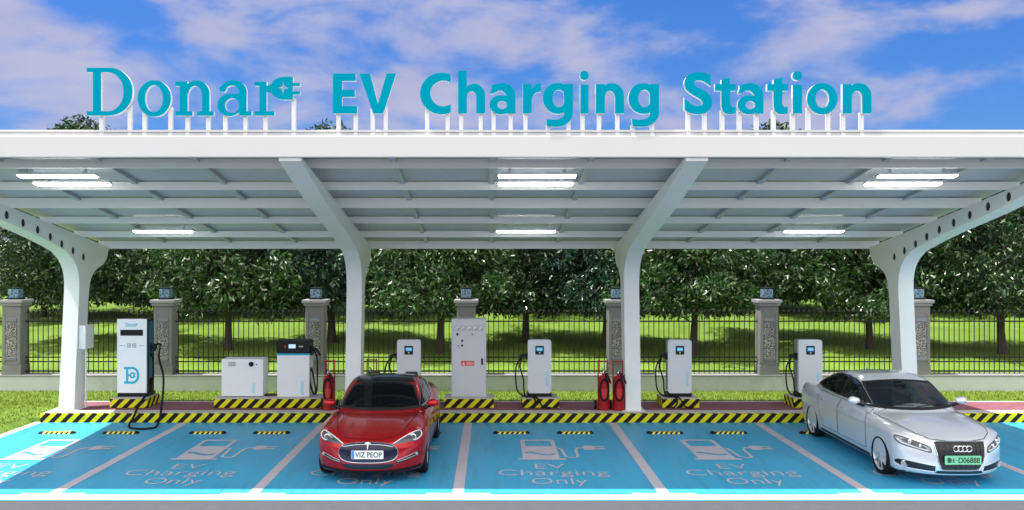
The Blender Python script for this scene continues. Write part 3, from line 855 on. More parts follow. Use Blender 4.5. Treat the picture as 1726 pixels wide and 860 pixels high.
# ------------------------------------------------------------------ rooftop sign: each letter stands on its own posts
SY = 13.44                      # front plane of the letters
def wx(px): return (px - 829) / FPX * SY
def wz(py): return CAMZ + (434 - py) / FPX * SY
def dz(p): return (wx(140 + p[0] / 4.542), wz(100 + p[1] / 4.542))
def donar_ops():
    R = rect
    E = ell
    D = [(1, [(28, 65), (200, 65)] + E(200, 248, 180, 183, -90, 90, 40) + [(200, 432), (28, 432), (28, 398), (75, 398), (75, 100), (28, 100)]),
         (-1, [(138, 100), (190, 100)] + E(190, 249, 120, 149, -90, 90, 40) + [(190, 398), (138, 398)])]
    o = [(1, E(545, 300, 128, 140)), (-1, E(543, 302, 68, 103))]
    n = [(1, E(868, 262, 100, 100, 180, 360) + [(968, 432), (910, 432)] + [(910, 262)] + [(768, 262)]), (-1, E(857, 280, 53, 76, 180, 360) + [(910, 400), (804, 400)]),
         (1, R(740, 170, 800, 432)), (1, R(705, 170, 790, 205)), (1, R(707, 398, 838, 432)), (1, R(910, 262, 968, 432)), (1, R(873, 398, 1000, 432))]
    a = [(1, E(1150, 245, 102, 84, 180, 360) + [(1252, 300), (1048, 245)]), (-1, E(1140, 258, 57, 57, 180, 360) + [(1197, 300), (1083, 300)]), (1, E(1070, 225, 27, 24)),
         (1, E(1122, 350, 94, 86)), (1, R(1122, 264, 1200, 300)), (-1, E(1142, 354, 55, 55)), (1, R(1195, 245, 1252, 432)), (1, R(1195, 398, 1290, 432)), (-1, R(1000, 438, 1195, 460))]
    r = [(1, R(1350, 172, 1405, 432)), (1, R(1312, 172, 1406, 205)), (1, R(1312, 398, 1465, 432)),
         (1, [(1404, 205), (1450, 180)] + E(1540, 222, 108, 88, 200, 270, 40) + [(1540, 134), (1607, 134), (1607, 310), (1540, 310)] + E(1540, 222, 108, 88, 90, 160, 40) + [(1440, 262), (1404, 250)]),
         (1, R(1605, 180, 1660, 206)), (1, R(1605, 245, 1660, 271)),
         (-1, [(1532, 178), (1541, 210), (1575, 220), (1541, 230), (1532, 262), (1523, 230), (1490, 220), (1523, 210)])]
    return [D, o, n, a, r]
def letter(tri, posts, label, thick=0.065):
    P, T = tri
    x0 = min(p[0] for p in P); x1 = max(p[0] for p in P); z0 = min(p[1] for p in P)
    r = empty('sign_letter', ((x0 + x1) / 2, SY + 0.06, 5.60))
    mb = MB()
    M = Matrix(((1, 0, 0, -(x0 + x1) / 2), (0, 0, -1, -0.06), (0, 1, 0, -5.60), (0, 0, 0, 1)))
    mb.shape(tri, -thick, 0.0, 0, M, mi_side=1)
    mb.build('letter_face', [MT['teal'], MT['sign_white']], r)
    for px in posts:
        x = wx(px)
        # a post reaches up to the first ink above it
        zs = [z for z in np.linspace(z0, z0 + 0.55, 60) if any(in_tri((x, z), P, t) for t in T)]
        top = (zs[0] if zs else z0) + 0.03
        p = MB(); c = x - (x0 + x1) / 2
        p.box(c - 0.032, c + 0.032, 0.010, 0.070, -0.0, top - 5.60, 0, 0.004)
        p.build('post', [MT['sign_white']], r)
    tag(r, label, 'sign letter', 'teal letters standing on the canopy roof')
def in_tri(p, P, t):
    (ax, ay), (bx, by), (cx, cy) = (P[i] for i in t)
    d1 = (p[0] - bx) * (ay - by) - (ax - bx) * (p[1] - by); d2 = (p[0] - cx) * (by - cy) - (bx - cx) * (p[1] - cy); d3 = (p[0] - ax) * (cy - ay) - (cx - ax) * (p[1] - ay)
    return not ((d1 < 0 or d2 < 0 or d3 < 0) and (d1 > 0 or d2 > 0 or d3 > 0))
DON = donar_ops()
DLAB = ['large teal slab serif capital D at the left end of the rooftop sign', 'teal slab serif letter o right after the large capital D',
        'teal slab serif letter n, third letter of the rooftop sign', 'teal slab serif letter a, fourth letter of the rooftop sign',
        'teal slab serif letter r joined to a teal plug with two prongs']
DPOST = [(167, 215), (240, 284), (313, 348), (377, 411), (445, 493)]
for ops, ps, lab in zip(DON, DPOST, DLAB):
    P, T = shape2d(ops)
    letter(([dz(p) for p in P], T), ps, lab)
# small copies of the word for the printing on the chargers (unit: zoomed photo pixels, y up)
def word_shape():
    V = []; T = []
    for ops in DON:
        p, t = shape2d(ops); b = len(V)
        V += [(q[0], -q[1]) for q in p]; T += [tuple(i + b for i in f) for f in t]
    return V, T
WORD = word_shape()

# bold sans letters drawn in zoomed photo pixels, y down
R_, E_ = rect, ell
GLY = {
 'E': [(1, R_(45, 92, 79, 240)), (1, R_(45, 92, 128, 120)), (1, R_(45, 152, 125, 179)), (1, R_(45, 212, 133, 240))],
 'V': [(1, [(140, 92), (178, 92), (208, 203), (239, 92), (275, 92), (227, 240), (190, 240)])],
 'C': [(1, E_(440, 167, 80, 77)), (-1, E_(446, 167, 48, 47)), (-1, R_(474, 80, 540, 260)), (-1, R_(446, 128, 480, 207))],
 'h': [(1, R_(513, 175, 597, 240)), (1, E_(556, 178, 41, 47, 180, 360)), (-1, E_(547, 183, 17, 24, 180, 360) + [(564, 250), (530, 250)]), (1, R_(497, 85, 530, 240))],
 'n': [(1, R_(1012, 175, 1100, 240)), (1, E_(1056, 178, 44, 47, 180, 360)), (-1, E_(1049, 183, 18, 24, 180, 360) + [(1067, 250), (1031, 250)]), (1, R_(998, 135, 1031, 240))],
 'a': [(1, E_(660, 178, 48, 47, 180, 360) + [(708, 240), (640, 190)]), (-1, E_(649, 185, 27, 27, 180, 360) + [(676, 215), (600, 215)]), (-1, R_(600, 168, 640, 240)), (1, [(619, 140), (640, 133), (640, 162), (621, 170)]),
       (1, E_(655, 208, 43, 34)), (1, R_(650, 175, 690, 199)), (-1, E_(659, 209, 18, 14)), (1, R_(676, 178, 708, 240))],
 'r': [(1, R_(733, 135, 766, 240)), (1, [(760, 172), (768, 150), (782, 136), (800, 132), (800, 163), (786, 165), (773, 173), (766, 190)])],
 'g': [(1, E_(860, 187, 53, 55)), (-1, E_(864, 187, 22, 31)), (1, E_(856, 236, 59, 52, 0, 90) + [(822, 287), (819, 260), (850, 263)] + E_(852, 240, 31, 22, 90, 0)), (1, R_(882, 135, 915, 240))],
 'i': [(1, R_(940, 135, 972, 240)), (1, E_(956, 102, 17, 17))],
 't': [(1, [(205, 118), (237, 108), (237, 205), (243, 216), (257, 215), (257, 240), (240, 243), (222, 241), (209, 230), (205, 212)]), (1, R_(182, 133, 257, 158))],
 'o': [(1, E_(571, 187, 57, 55)), (-1, E_(571, 187, 25, 32))],
}
def glyph(ch):
    if ch not in GLY: return text2d(ch, 0.032)
    P, T = shape2d(GLY[ch])
    used_i = sorted(set(i for t in T for i in t)); mp = {i: k for k, i in enumerate(used_i)}
    return [(P[i][0], -P[i][1]) for i in used_i], [tuple(mp[i] for i in t) for t in T]
GL = [('E', 561, 602, 124, 191.6, (569, 598)), ('V', 606, 668, 124, 191.6, (627, 649)),
      ('C', 708, 760, 122.5, 193, (719.5, 754)), ('h', 772, 818, 119.5, 191.6, (777, 810)), ('a', 825, 869, 140, 193, (832, 861)), ('r', 881, 912, 140, 191.6, (886,)),
      ('g', 915, 966, 140, 214, (924, 959)), ('i', 977.5, 992.5, 119.5, 191.6, (983,)), ('n', 1004, 1052, 140, 191.6, (1011, 1042)), ('g', 1059, 1111, 140, 214, (1068, 1101)),
      ('S', 1153, 1201, 121.5, 193, (1162, 1190)), ('t', 1205, 1240, 130, 193, (1220,)), ('a', 1243, 1287, 140, 193, (1249, 1278)), ('t', 1293, 1328, 130, 193, (1307,)),
      ('i', 1335.5, 1352.5, 120, 191.6, (1339.5,)), ('o', 1360, 1412, 140, 193, (1366, 1399.5)), ('n', 1420, 1469, 140, 191.6, (1424.6, 1456))]
ORD = ['first', 'second', 'third', 'fourth', 'fifth', 'sixth', 'seventh', 'eighth']
for k, (ch, a, b, c, d, ps) in enumerate(GL):
    w, i = ('EV', k) if k < 2 else (('Charging', k - 2) if k < 10 else ('Station', k - 10))
    tri = fit(glyph(ch), wx(a), wx(b), wz(d), wz(c))
    letter(tri, ps, 'teal bold letter %s, %s letter of the word %s on the roof' % (ch, ORD[i], w))
# ------------------------------------------------------------------ charging equipment on the pavement
PZ = 0.2125                     # top of the pavement
PLZ = 0.44                      # top of a plinth
SCL = FPX / 20.1
def ex(px, y=20.1): return (px - 829) / FPX * y
def ez(py, y=20.1): return CAMZ + (434 - py) / FPX * y
def P3(px, py, y): return (ex(px, y), y, ez(py, y))

def plinth(x0, x1, y0, y1, label):
    o = empty('hazard_plinth', ((x0 + x1) / 2, (y0 + y1) / 2, PZ)); off = (-(x0 + x1) / 2, -(y0 + y1) / 2, -PZ)
    mb = MB(); mb.box(x0, x1, y0, y1, PZ, PLZ - 0.022, 0, 0.012)
    mb.build('striped_block', [MT['stripe']], o, off)
    mb = MB(); mb.box(x0 + 0.012, x1 - 0.012, y0 + 0.012, y1 - 0.012, PLZ - 0.0215, PLZ, 0, 0.006)
    mb.build('top_slab', [MT['kerb_top']], o, off)
    tag(o, label, 'plinth', 'black and yellow plinths under the equipment')
plinth(-8.85, -7.98, 19.92, 20.68, 'striped plinth under the tall white charger')
plinth(-6.44, -3.95, 19.92, 20.62, 'long striped plinth shared by the white cabinet and the black headed charger')
plinth(-2.40, -1.52, 19.92, 20.62, 'striped plinth behind the red car')
plinth(-1.11, 0.05, 19.92, 20.62, 'striped plinth under the tall grey power cabinet')
plinth(0.70, 1.56, 19.92, 20.62, 'striped plinth under the small charger right of the power cabinet')
plinth(3.95, 4.81, 19.92, 20.62, 'striped plinth under the small charger right of the third canopy column')
plinth(7.00, 7.86, 19.92, 20.62, 'striped plinth partly hidden behind the tail of the silver car')

def printed(mb, tri, x0, x1, z0, z1, y, mi=0, th=0.003):
    mb.shape(fit(tri, x0, x1, z0, z1), 0.0, th, mi, frame_front(0, y, 0))
def turned(tri):   # turn a flat word to read downwards
    return [(p[1], -p[0]) for p in tri[0]], tri[1]

def tall_charger():
    r = empty('tall_charger', (-8.42, 20.3, PLZ)); off = (8.42, -20.3, -PLZ)
    def b(mb, n, m, par=None):
        o = mb.build(n, m, par or r)
        if par is None: o.location = off
        return o
    x0, x1 = ex(197), ex(247)
    mb = MB(); mb.box(x0 + 0.01, x1 + 0.0, 20.15, 20.56, PLZ + 0.085, 2.25, 0, 0.015); body = b(mb, 'body', [MT['black_plastic']])
    mb = MB(); mb.box(x0, x1, 20.10, 20.149, PLZ + 0.09, 2.262, 0, 0.012); fp = b(mb, 'front_panel', [MT['cabinet_white']])
    mb = MB(); mb.box(x0 + 0.01, x1 + 0.02, 20.11, 20.58, PLZ, PLZ + 0.084, 0, 0.008); b(mb, 'base', [MT['black_plastic']])
    mb = MB(); mb.box(x1 + 0.001, x1 + 0.018, 20.22, 20.50, 0.85, 2.20, 0, 0.006); b(mb, 'side_panel', [MT['dark_blue']])
    mb = MB(); mb.box(ex(203), ex(241), 20.094, 20.101, ez(566), ez(556), 0, 0.002); b(mb, 'display', [MT['black_plastic']])
    mb = MB(); printed(mb, WORD, ex(211.5), ex(232), ez(551), ez(544), 20.0995); b(mb, 'lettering', [MT['teal_print']])
    mb = MB()
    Dl = [(1, [(0, 0), (60, 0)] + ell(60, 50, 48, 50, -90, 90, 30) + [(0, 100), (0, 86), (14, 86), (14, 14), (0, 14)]), (-1, [(30, 14), (58, 14)] + ell(58, 50, 34, 36, -90, 90, 30) + [(30, 86)]),
          (1, rect(30, 44, 44, 56)), (1, ell(58, 50, 19, 19)), (-1, ell(58, 50, 8, 8)), (1, rect(72, 56, 84, 62)), (1, rect(72, 38, 84, 44))]
    printed(mb, shape2d(Dl), ex(209), ex(235), ez(647), ez(618.5), 20.0995); b(mb, 'logo', [MT['teal_print']])
    mb = MB()
    for a, c in ((201, 211), (233, 243)): mb.box(ex(a), ex(c), 20.0965, 20.1, ez(582.8), ez(582.0))
    for a in (214.5, 223): mb.shape(shape2d([(1, rrect(ex(a), ez(586), ex(a + 6.5), ez(579), 0.015)), (-1, rrect(ex(a + 1), ez(585), ex(a + 5.5), ez(580), 0.01)), (1, rect(ex(a + 2.2), ez(584), ex(a + 4.2), ez(581)))]), 0, 0.003, 0, frame_front(0, 20.0995, 0))
    b(mb, 'card_reader_marks', [MT['grey_print']])
    mb = MB(); mb.box(x1 + 0.019, x1 + 0.11, 20.26, 20.42, 1.48, 1.66, 0, 0.02); mb.box(x1 + 0.019, x1 + 0.07, 20.28, 20.40, 1.36, 1.44, 0, 0.015); b(mb, 'holster', [MT['black_plastic']])
    mb = MB(); hx = x1 + 0.10
    mb.tube(catmull([(hx - 0.02, 20.33, 1.56), (hx + 0.06, 20.30, 1.64), (hx + 0.14, 20.27, 1.66), (hx + 0.17, 20.25, 1.60)], 5), 0.028, 8); mb.lathe([(0.04, 0), (0.045, 0.05), (0.03, 0.09)], 12, M=Matrix.Translation((hx + 0.02, 20.31, 1.55)))
    b(mb, 'connector', [MT['black_plastic']])
    pts = [(hx + 0.16, 20.25, 1.58), P3(268, 604, 20.2), P3(275, 632, 20.0), P3(275, 660, 19.75), P3(272, 688, 19.36), (ex(268, 18.95), 18.98, 0.14), (ex(262, 18.6), 18.62, 0.03), (ex(250, 18.45), 18.46, 0.026),
           (ex(232, 18.4), 18.42, 0.026), (ex(219, 18.55), 18.56, 0.026), (ex(218, 18.8), 18.80, 0.06), P3(225, 703, 19.12), P3(232, 687, 19.45), P3(241, 672.5, 19.78), P3(252, 660, 20.12), P3(257.5, 640, 20.4), P3(258, 615, 20.45), (x1 + 0.03, 20.40, 1.40)]
    mb = MB(); mb.tube(catmull(pts, 7), 0.025, 8); b(mb, 'cable', [MT['rubber']])
    tag(r, 'tall white charger with black display and large blue D, cable looping to the ground', 'charger')
tall_charger()

def low_cabinet():
    r = empty('low_cabinet', (-5.82, 20.3, PLZ)); off = (5.82, -20.3, -PLZ)
    def b(mb, n, m):
        o = mb.build(n, m, r); o.location = off; return o
    x0, x1 = ex(373), ex(443.5)
    mb = MB(); mb.box(x0, x1, 20.1, 20.56, PLZ + 0.012, ez(605.5), 0, 0.018); b(mb, 'body', [MT['cabinet_white']])
    mb = MB()
    for x in (x0 + .05, x1 - .13):
        for y in (20.13, 20.45): mb.box(x, x + 0.08, y, y + 0.08, PLZ, PLZ + 0.013)
    b(mb, 'feet', [MT['black_plastic']])
    mb = MB()
    mb.box(ex(385), ex(397), 20.094, 20.101, ez(617.5), ez(610.5), 0, 0.002); b(mb, 'nameplate', [MT['grey_print']])
    mb = MB()
    for i in range(4):
        for j in range(2): mb.box(ex(386 + i * 2.7), ex(387.6 + i * 2.7), 20.0905, 20.0945, ez(616.6 - j * 3.0), ez(614.8 - j * 3.0))
    b(mb, 'nameplate_print', [MT['white_print']])
    F = frame_front(ex(423.5), 20.101, ez(614)); mb = MB(); mb.lathe([(0.058, 0), (0.058, 0.02), (0.046, 0.026), (0.022, 0.05), (0.018, 0.055)], 20, M=F); b(mb, 'socket', [MT['black_plastic']])
    mb = MB(); mb.lathe([(0.016, 0), (0.014, 0.012)], 12, M=frame_front(ex(432.5), 20.101, ez(614.5))); b(mb, 'button', [MT['black_plastic']])
    mb = MB(); printed(mb, turned(WORD), ex(425.5), ex(430.5), ez(664), ez(645), 20.0995); b(mb, 'lettering', [MT['cyan_print']])
    tag(r, 'low wide white cabinet with round black socket near its top corner', 'cabinet')
    r = empty('conduit', (ex(452), 20.25, PLZ)); mb = MB(); mb.tube([(ex(444), 20.25, PLZ + 0.03), (ex(468), 20.25, PLZ + 0.03)], 0.028, 10); o = mb.build('pipe', [MT['bark']], r); o.location = (-ex(452), -20.25, -PLZ)
    tag(r, 'short brown conduit between the low white cabinet and the black headed charger', 'conduit')
low_cabinet()

def head_charger():
    r = empty('black_headed_charger', (-4.64, 20.3, PLZ)); off = (4.64, -20.3, -PLZ)
    def b(mb, n, m):
        o = mb.build(n, m, r); o.location = off; return o
    x0, x1 = ex(467), ex(521.5)
    mb = MB(); mb.box(x0, x1, 20.1, 20.52, PLZ, ez(599), 0, 0.012); b(mb, 'body', [MT['cabinet_white']])
    mb = MB(); mb.box(x0 - 0.006, x1 + 0.006, 20.09, 20.53, ez(598.9), ez(596), 0, 0.004); b(mb, 'accent_band', [MT['teal_print']])
    mb = MB()
    poly = rrect(x0 - 0.008, ez(596) + 0.001, x1 + 0.008, ez(574), 0.06); poly = [(a, (c if c > ez(585) else max(c, ez(596) + 0.001))) for a, c in poly]
    mb.prism(poly, -0.44, 0.02, 0, frame_front(0, 20.1, 0), True); b(mb, 'head', [MT['black_plastic']])
    mb = MB(); mb.box(ex(487), ex(498.5), 20.073, 20.081, ez(587), ez(580.5), 0, 0.002); s = b(mb, 'screen', [MT['screen_pale']])
    mb = MB(); printed(mb, text2d('+'), ex(491), ex(495), ez(586), ez(582), 20.0725); 
    for k in range(2): mb.shape(shape2d([(1, ell(ex(505.5 + k * 4), ez(584), 0.022, 0.016)), (-1, ell(ex(505.5 + k * 4), ez(584), 0.010, 0.007))]), 0, 0.003, 0, frame_front(0, 20.0795, 0))
    b(mb, 'head_marks', [MT['white_print']])
    mb = MB(); mb.box(ex(480.5), ex(482), 20.075, 20.081, ez(586), ez(582)); b(mb, 'indicator_light', [MT['red_label']])
    mb = MB(); printed(mb, turned(WORD), ex(506.5), ex(513), ez(666), ez(642), 20.0995); b(mb, 'lettering', [MT['cyan_print']])
    hx = x1 + 0.02
    mb = MB(); mb.box(x1 + 0.001, x1 + 0.05, 20.2, 20.36, 1.40, 1.62, 0, 0.012); mb.box(x1 + 0.001, x1 + 0.04, 20.2, 20.3, 1.02, 1.10, 0, 0.01); b(mb, 'holster', [MT['black_plastic']])
    mb = MB(); mb.tube(catmull([P3(522, 584, 20.25), P3(529, 587, 20.22), P3(535, 592, 20.2), P3(540, 599, 20.18)], 5), [0.03] * 6 + [0.036] * 6 + [0.03] * 4, 8); mb.tube(catmull([P3(528, 588, 20.2), P3(531, 595, 20.18), P3(536, 599, 20.17)], 4), 0.014, 6); b(mb, 'connector', [MT['black_plastic']])
    mb = MB()
    mb.tube(catmull([P3(527, 588, 20.22), P3(534, 602, 20.2), P3(535, 630, 20.18), P3(534, 658, 20.18), P3(530, 664.5, 20.2), P3(525, 655, 20.2), P3(522.5, 636, 20.22), P3(523.5, 622, 20.22), P3(526, 624, 20.22), P3(530, 645, 20.2), P3(532, 660, 20.2), P3(528, 663, 20.22), P3(523, 645, 20.24), P3(522, 630, 20.28)], 7), 0.019, 8)
    b(mb, 'cable', [MT['rubber']])
    tag(r, 'white charger with rounded black head, small lit screen and turquoise band', 'charger')
head_charger()

def power_cabinet():
    r = empty('power_cabinet', (-0.53, 20.3, PLZ)); off = (0.53, -20.3, -PLZ)
    def b(mb, n, m, par=None):
        o = mb.build(n, m, par or r)
        if par is None: o.location = off
        return o
    x0, x1 = ex(761), ex(819.5); zt = ez(538)
    mb = MB(); mb.box(x0, x1, 20.11, 20.56, PLZ, zt, 0, 0.008); b(mb, 'body', [MT['cabinet_grey']])
    mb = MB(); mb.box(x0 + 0.035, x1 - 0.035, 20.095, 20.109, PLZ + 0.05, zt - 0.035, 0, 0.006); b(mb, 'door', [MT['cabinet_grey']])
    for k in range(5):
        px = 766.5 + k * 10
        mb = MB(); mb.box(ex(px), ex(px + 7.5), 20.088, 20.096, ez(557), ez(549.5), 0, 0.003); m = b(mb, 'meter', [MT['white_print']])
        mb = MB(); F = frame_front(0, 20.0885, 0)
        mb.shape(shape2d([(1, rect(ex(px), ez(557), ex(px + 7.5), ez(549.5))), (-1, rect(ex(px + .7), ez(556.3), ex(px + 6.8), ez(550.2)))]), 0, 0.002, 0, F)
        mb.shape(shape2d([(1, [(ex(px + 3.4), ez(556)), (ex(px + 6.6), ez(556)), (ex(px + 6.6), ez(553.2))])]), 0, 0.002, 0, F)
        mb.shape(shape2d([(1, strip([(ex(px + 1.5), ez(551.5)), (ex(px + 4.5), ez(555))], 0.008))]), 0, 0.0024, 0, F)
        b(mb, 'meter_dial', [MT['grey_print']], m)
    for px, py, c, rr in ((771, 563.5, 'black_print', 0.03), (796, 563.5, 'grey_print', 0.02), (779, 574.5, 'black_print', 0.026), (779, 582.5, 'black_print', 0.026), (772, 583, 'grey_print', 0.018)):
        mb = MB(); mb.lathe([(rr, 0), (rr, 0.012), (rr * 0.7, 0.025)], 14, M=frame_front(ex(px), 20.096, ez(py))); b(mb, 'knob', [MT[c]])
    mb = MB(); mb.box(ex(777.5), ex(799.5), 20.091, 20.0955, ez(616.5), ez(608.5), 0, 0.001); lb = b(mb, 'warning_label', [MT['red_label']])
    mb = MB(); F = frame_front(0, 20.0912, 0)
    mb.shape(shape2d([(1, [(ex(779), ez(614.7)), (ex(784), ez(614.7)), (ex(781.5), ez(610.2))]), (-1, rect(ex(781.2), ez(614), ex(781.9), ez(611.8)))]), 0, 0.002, 0, F)
    mb.shape(fit(text2d('\u6709\u7535\u5371\u9669'), ex(785.5), ex(798.5), ez(614.8), ez(610.4)), 0, 0.002, 0, F)
    b(mb, 'label_text', [MT['white_print']], lb)
    mb = MB(); mb.box(ex(811), ex(814.2), 20.075, 20.0955, ez(615), ez(604), 0, 0.006); b(mb, 'handle', [MT['black_plastic']])
    tag(r, 'tall grey power cabinet with five meters and a red warning label', 'electrical cabinet')
power_cabinet()

def small_charger(px0, label, first=[None]):
    """built once about its own base centre, then copied"""
    if first[0] is None:
        r = empty('small_charger')
        w, h = 0.275, ez(573) - PLZ; yf = -0.16
        mb = MB(); b0 = rrect(-w, 0.10, w, h, 0.055)
        b0 = [(a, c) for a, c in b0]
        mb.prism(rrect(-w, 0.085, w, h, 0.06), -0.10, 0.0, 0, frame_front(0, yf, 0), True)
        mb.build('front_shell', [MT['charger_grey']], r)
        mb = MB(); mb.prism(rrect(-w + 0.012, 0.085, w - 0.012, h - 0.012, 0.05), -0.34, -0.101, 0, frame_front(0, yf, 0), True); mb.build('rear_shell', [MT['grey_print']], r)
        mb = MB(); mb.box(-w - 0.01, w + 0.01, yf + 0.01, 0.19, 0.0, 0.084, 0, 0.008); mb.build('base', [MT['black_plastic']], r)
        mb = MB(); mb.prism(rrect(-w + 0.175, h - 0.345, -w + 0.375, h - 0.14, 0.012), 0.0, 0.008, 0, frame_front(0, yf - 0.0005, 0)); d = mb.build('display', [MT['black_plastic']], r)
        mb = MB(); mb.box(-w + 0.205, -w + 0.345, yf - 0.0125, yf - 0.009, h - 0.262, h - 0.18); s = mb.build('screen', [MT['screen']], d)
        mb = MB(); mb.shape(fit(text2d('00'), -w + 0.225, -w + 0.325, h - 0.24, h - 0.20), 0, 0.001, 0, frame_front(0, yf - 0.013, 0)); 
        mb.box(-w + 0.26, -w + 0.29, yf - 0.0125, yf - 0.009, h - 0.315, h - 0.29); mb.build('screen_marks', [MT['white_print']], d)
        mb = MB(); mb.shape(fit(turned(WORD), w - 0.135, w - 0.055, 0.25, 0.58), 0, 0.003, 0, frame_front(0, yf - 0.0003, 0)); mb.build('lettering', [MT['cyan_print']], r)
        mb = MB(); mb.box(-w - 0.05, -w - 0.001, -0.10, 0.06, 0.86, 1.02, 0, 0.012); mb.build('holster', [MT['black_plastic']], r)
        for k, dy in ((0, 0.0), (1, 0.07)):
            mb = MB(); mb.tube(catmull([(-w - 0.03, -0.06 + dy, 0.96), (-w - 0.10 - .03 * k, -0.08 + dy, 0.965), (-w - 0.17 - .03 * k, -0.09 + dy, 0.90)], 4), 0.026, 8); mb.build('connector', [MT['black_plastic']], r)
        for pts in ([(-w - 0.16, -0.10, 0.90), (-w - 0.27, -0.12, 0.70), (-w - 0.28, -0.13, 0.40), (-w - 0.24, -0.15, 0.15), (-w - 0.10, -0.22, 0.035), (-0.10, -0.375, 0.025), (-0.02, -0.42, -0.05), (0.05, -0.44, -0.17), (0.16, -0.46, -0.205), (0.24, -0.43, -0.205), (0.17, -0.41, -0.20)],
                    [(-w - 0.13, -0.04, 0.91), (-w - 0.18, -0.08, 0.70), (-w - 0.10, -0.10, 0.40), (-w - 0.09, -0.14, 0.16), (-w - 0.05, -0.22, 0.03), (-w + 0.12, -0.37, 0.025), (-w + 0.16, -0.42, -0.08), (-w + 0.10, -0.44, -0.18), (-w + 0.02, -0.45, -0.205)]):
            mb = MB(); mb.tube(catmull(pts, 7), 0.018, 8); mb.build('cable', [MT['rubber']], r)
        first[0] = r
    else: r = copy_tree(first[0])
    r.location = (ex(px0), 20.26, PLZ)
    tag(r, label, 'charger', 'small grey chargers with twin cables')
small_charger(689, 'small grey charger standing behind the red car roof')
small_charger(909.5, 'small grey charger just right of the tall grey power cabinet')
small_charger(1146, 'small grey charger right of the third canopy column')
small_charger(1366, 'small grey charger behind the tail of the silver car')

# ------------------------------------------------------------------ wheeled extinguishers
def extinguisher(x, y, label, first=[None]):
    if first[0] is None:
        r = empty('wheeled_extinguisher'); R = 0.135
        mb = MB(); mb.lathe([(0.115, 0.02), (0.13, 0.03), (R, 0.06), (R, 0.66), (0.128, 0.71), (0.10, 0.755), (0.055, 0.785), (0.04, 0.80), (0.04, 0.83)], 28); mb.build('cylinder', [MT['red_ext']], r)
        mb = MB(); mb.lathe([(0.125, 0.0), (0.138, 0.0), (0.138, 0.09), (0.125, 0.09)], 28, cap=False); mb.build('foot_ring', [MT['red_ext']], r)
        mb = MB(); mb.box(-0.085, 0.075, -R - 0.012, -R + 0.05, 0.30, 0.56, 0, 0.01); 
        mb = MB()
        lab = [(R * 1.012 * math.sin(RAD(a)), -R * 1.012 * math.cos(RAD(a))) for a in range(-38, 39, 4)]
        n = len(lab); mb.add([(a, b, 0.28) for a, b in lab] + [(a, b, 0.50) for a, b in lab], [(i, i + 1, n + i + 1, n + i) for i in range(n - 1)], 0, None, True)
        mb.build('label_band', [mat('brighter red label', (0.55, 0.03, 0.02), 0.4)], r)
        mb = MB()
        mb.tube(catmull([(-0.11, 0.13, 0.10), (-0.11, 0.13, 1.04), (-0.085, 0.13, 1.09), (0.085, 0.13, 1.09), (0.11, 0.13, 1.04), (0.11, 0.13, 0.10)], 4), 0.014, 8); mb.tube([(-0.11, 0.13, 0.72), (0.11, 0.13, 0.72)], 0.010, 6)
        mb.build('handle', [MT['red_ext']], r)
        for s in (-1, 1):
            mb = MB(); M = Matrix.Translation((s * 0.175, 0.13, 0.105)) @ Matrix.Rotation(RAD(90), 4, 'Y')
            mb.lathe([(0.05, -0.02), (0.10, -0.024), (0.105, -0.012), (0.105, 0.012), (0.10, 0.024), (0.05, 0.02)], 22, M=M); w = mb.build('wheel', [MT['rubber']], r)
            mb = MB(); mb.lathe([(0.012, -0.028), (0.048, -0.021), (0.048, 0.021), (0.012, 0.028)], 16, M=M); mb.build('hub', [MT['grey_metal']], w)
        mb = MB(); mb.lathe([(0.036, 0.82), (0.04, 0.85), (0.03, 0.88), (0.02, 0.90)], 12); mb.tube(catmull([(0, 0, 0.88), (-0.02, -0.02, 0.93), (-0.05, -0.05, 0.95)], 4), 0.010, 6); mb.build('valve', [MT['chrome']], r)
        mb = MB(); c = []
        for i in range(64):
            a = RAD(i * 360 / 30 + 60); k = i / 64
            c.append((0.105 * math.cos(a) * (1 - .1 * k), -R - 0.012 - 0.022 * k - 0.03 * abs(math.cos(a)) * 0 + 0.03 * math.cos(a) ** 2, 0.47 + 0.255 * math.sin(a) * (1 - .12 * k)))
        mb.tube([(0.0, -0.03, 0.87), (0.03, -0.09, 0.84)] + c, 0.0155, 8); mb.build('hose', [MT['rubber']], r)
        mb = MB(); mb.tube([(0.04, -0.13, 0.86), (0.075, -0.145, 0.80), (0.11, -0.15, 0.72), (0.145, -0.15, 0.62)], [0.018, 0.024, 0.022, 0.016], 8); mb.build('nozzle', [MT['black_plastic']], r)
        first[0] = r
    else: r = copy_tree(first[0])
    r.location = (x, y, PZ)
    tag(r, label, 'fire extinguisher', 'wheeled red fire extinguishers')
extinguisher(ex(554, 19.70), 19.72, 'red wheeled extinguisher left of the second canopy column beside the black headed charger')
extinguisher(ex(625, 19.9), 19.95, 'red wheeled extinguisher hidden behind the red car with its handle showing')
extinguisher(ex(1018, 19.65), 19.70, 'left red wheeled extinguisher of the pair beside the third canopy column')
extinguisher(2.90, 19.66, 'right red wheeled extinguisher of the pair, touching the third canopy column')

# ------------------------------------------------------------------ box on the first column
def junction_box():
    r = empty('junction_box', (-9.39, 19.98, 1.86)); 
    mb = MB(); mb.box(-0.11, 0.02, -0.20, 0.20, -0.27, 0.27, 0, 0.01); mb.build('enclosure', [MT['cabinet_white']], r)
    mb = MB(); mb.box(0.021, 0.05, -0.205, 0.205, -0.275, 0.275, 0, 0.008); mb.build('lid', [MT['cabinet_white']], r)
    mb = MB(); mb.tube([(-0.04, 0.0, -0.27), (-0.04, 0.0, -1.64)], 0.02, 8); mb.build('cable_pipe', [MT['white_paint']], r)
    tag(r, 'white junction box fixed to the side of the leftmost canopy column', 'junction box')
junction_box()

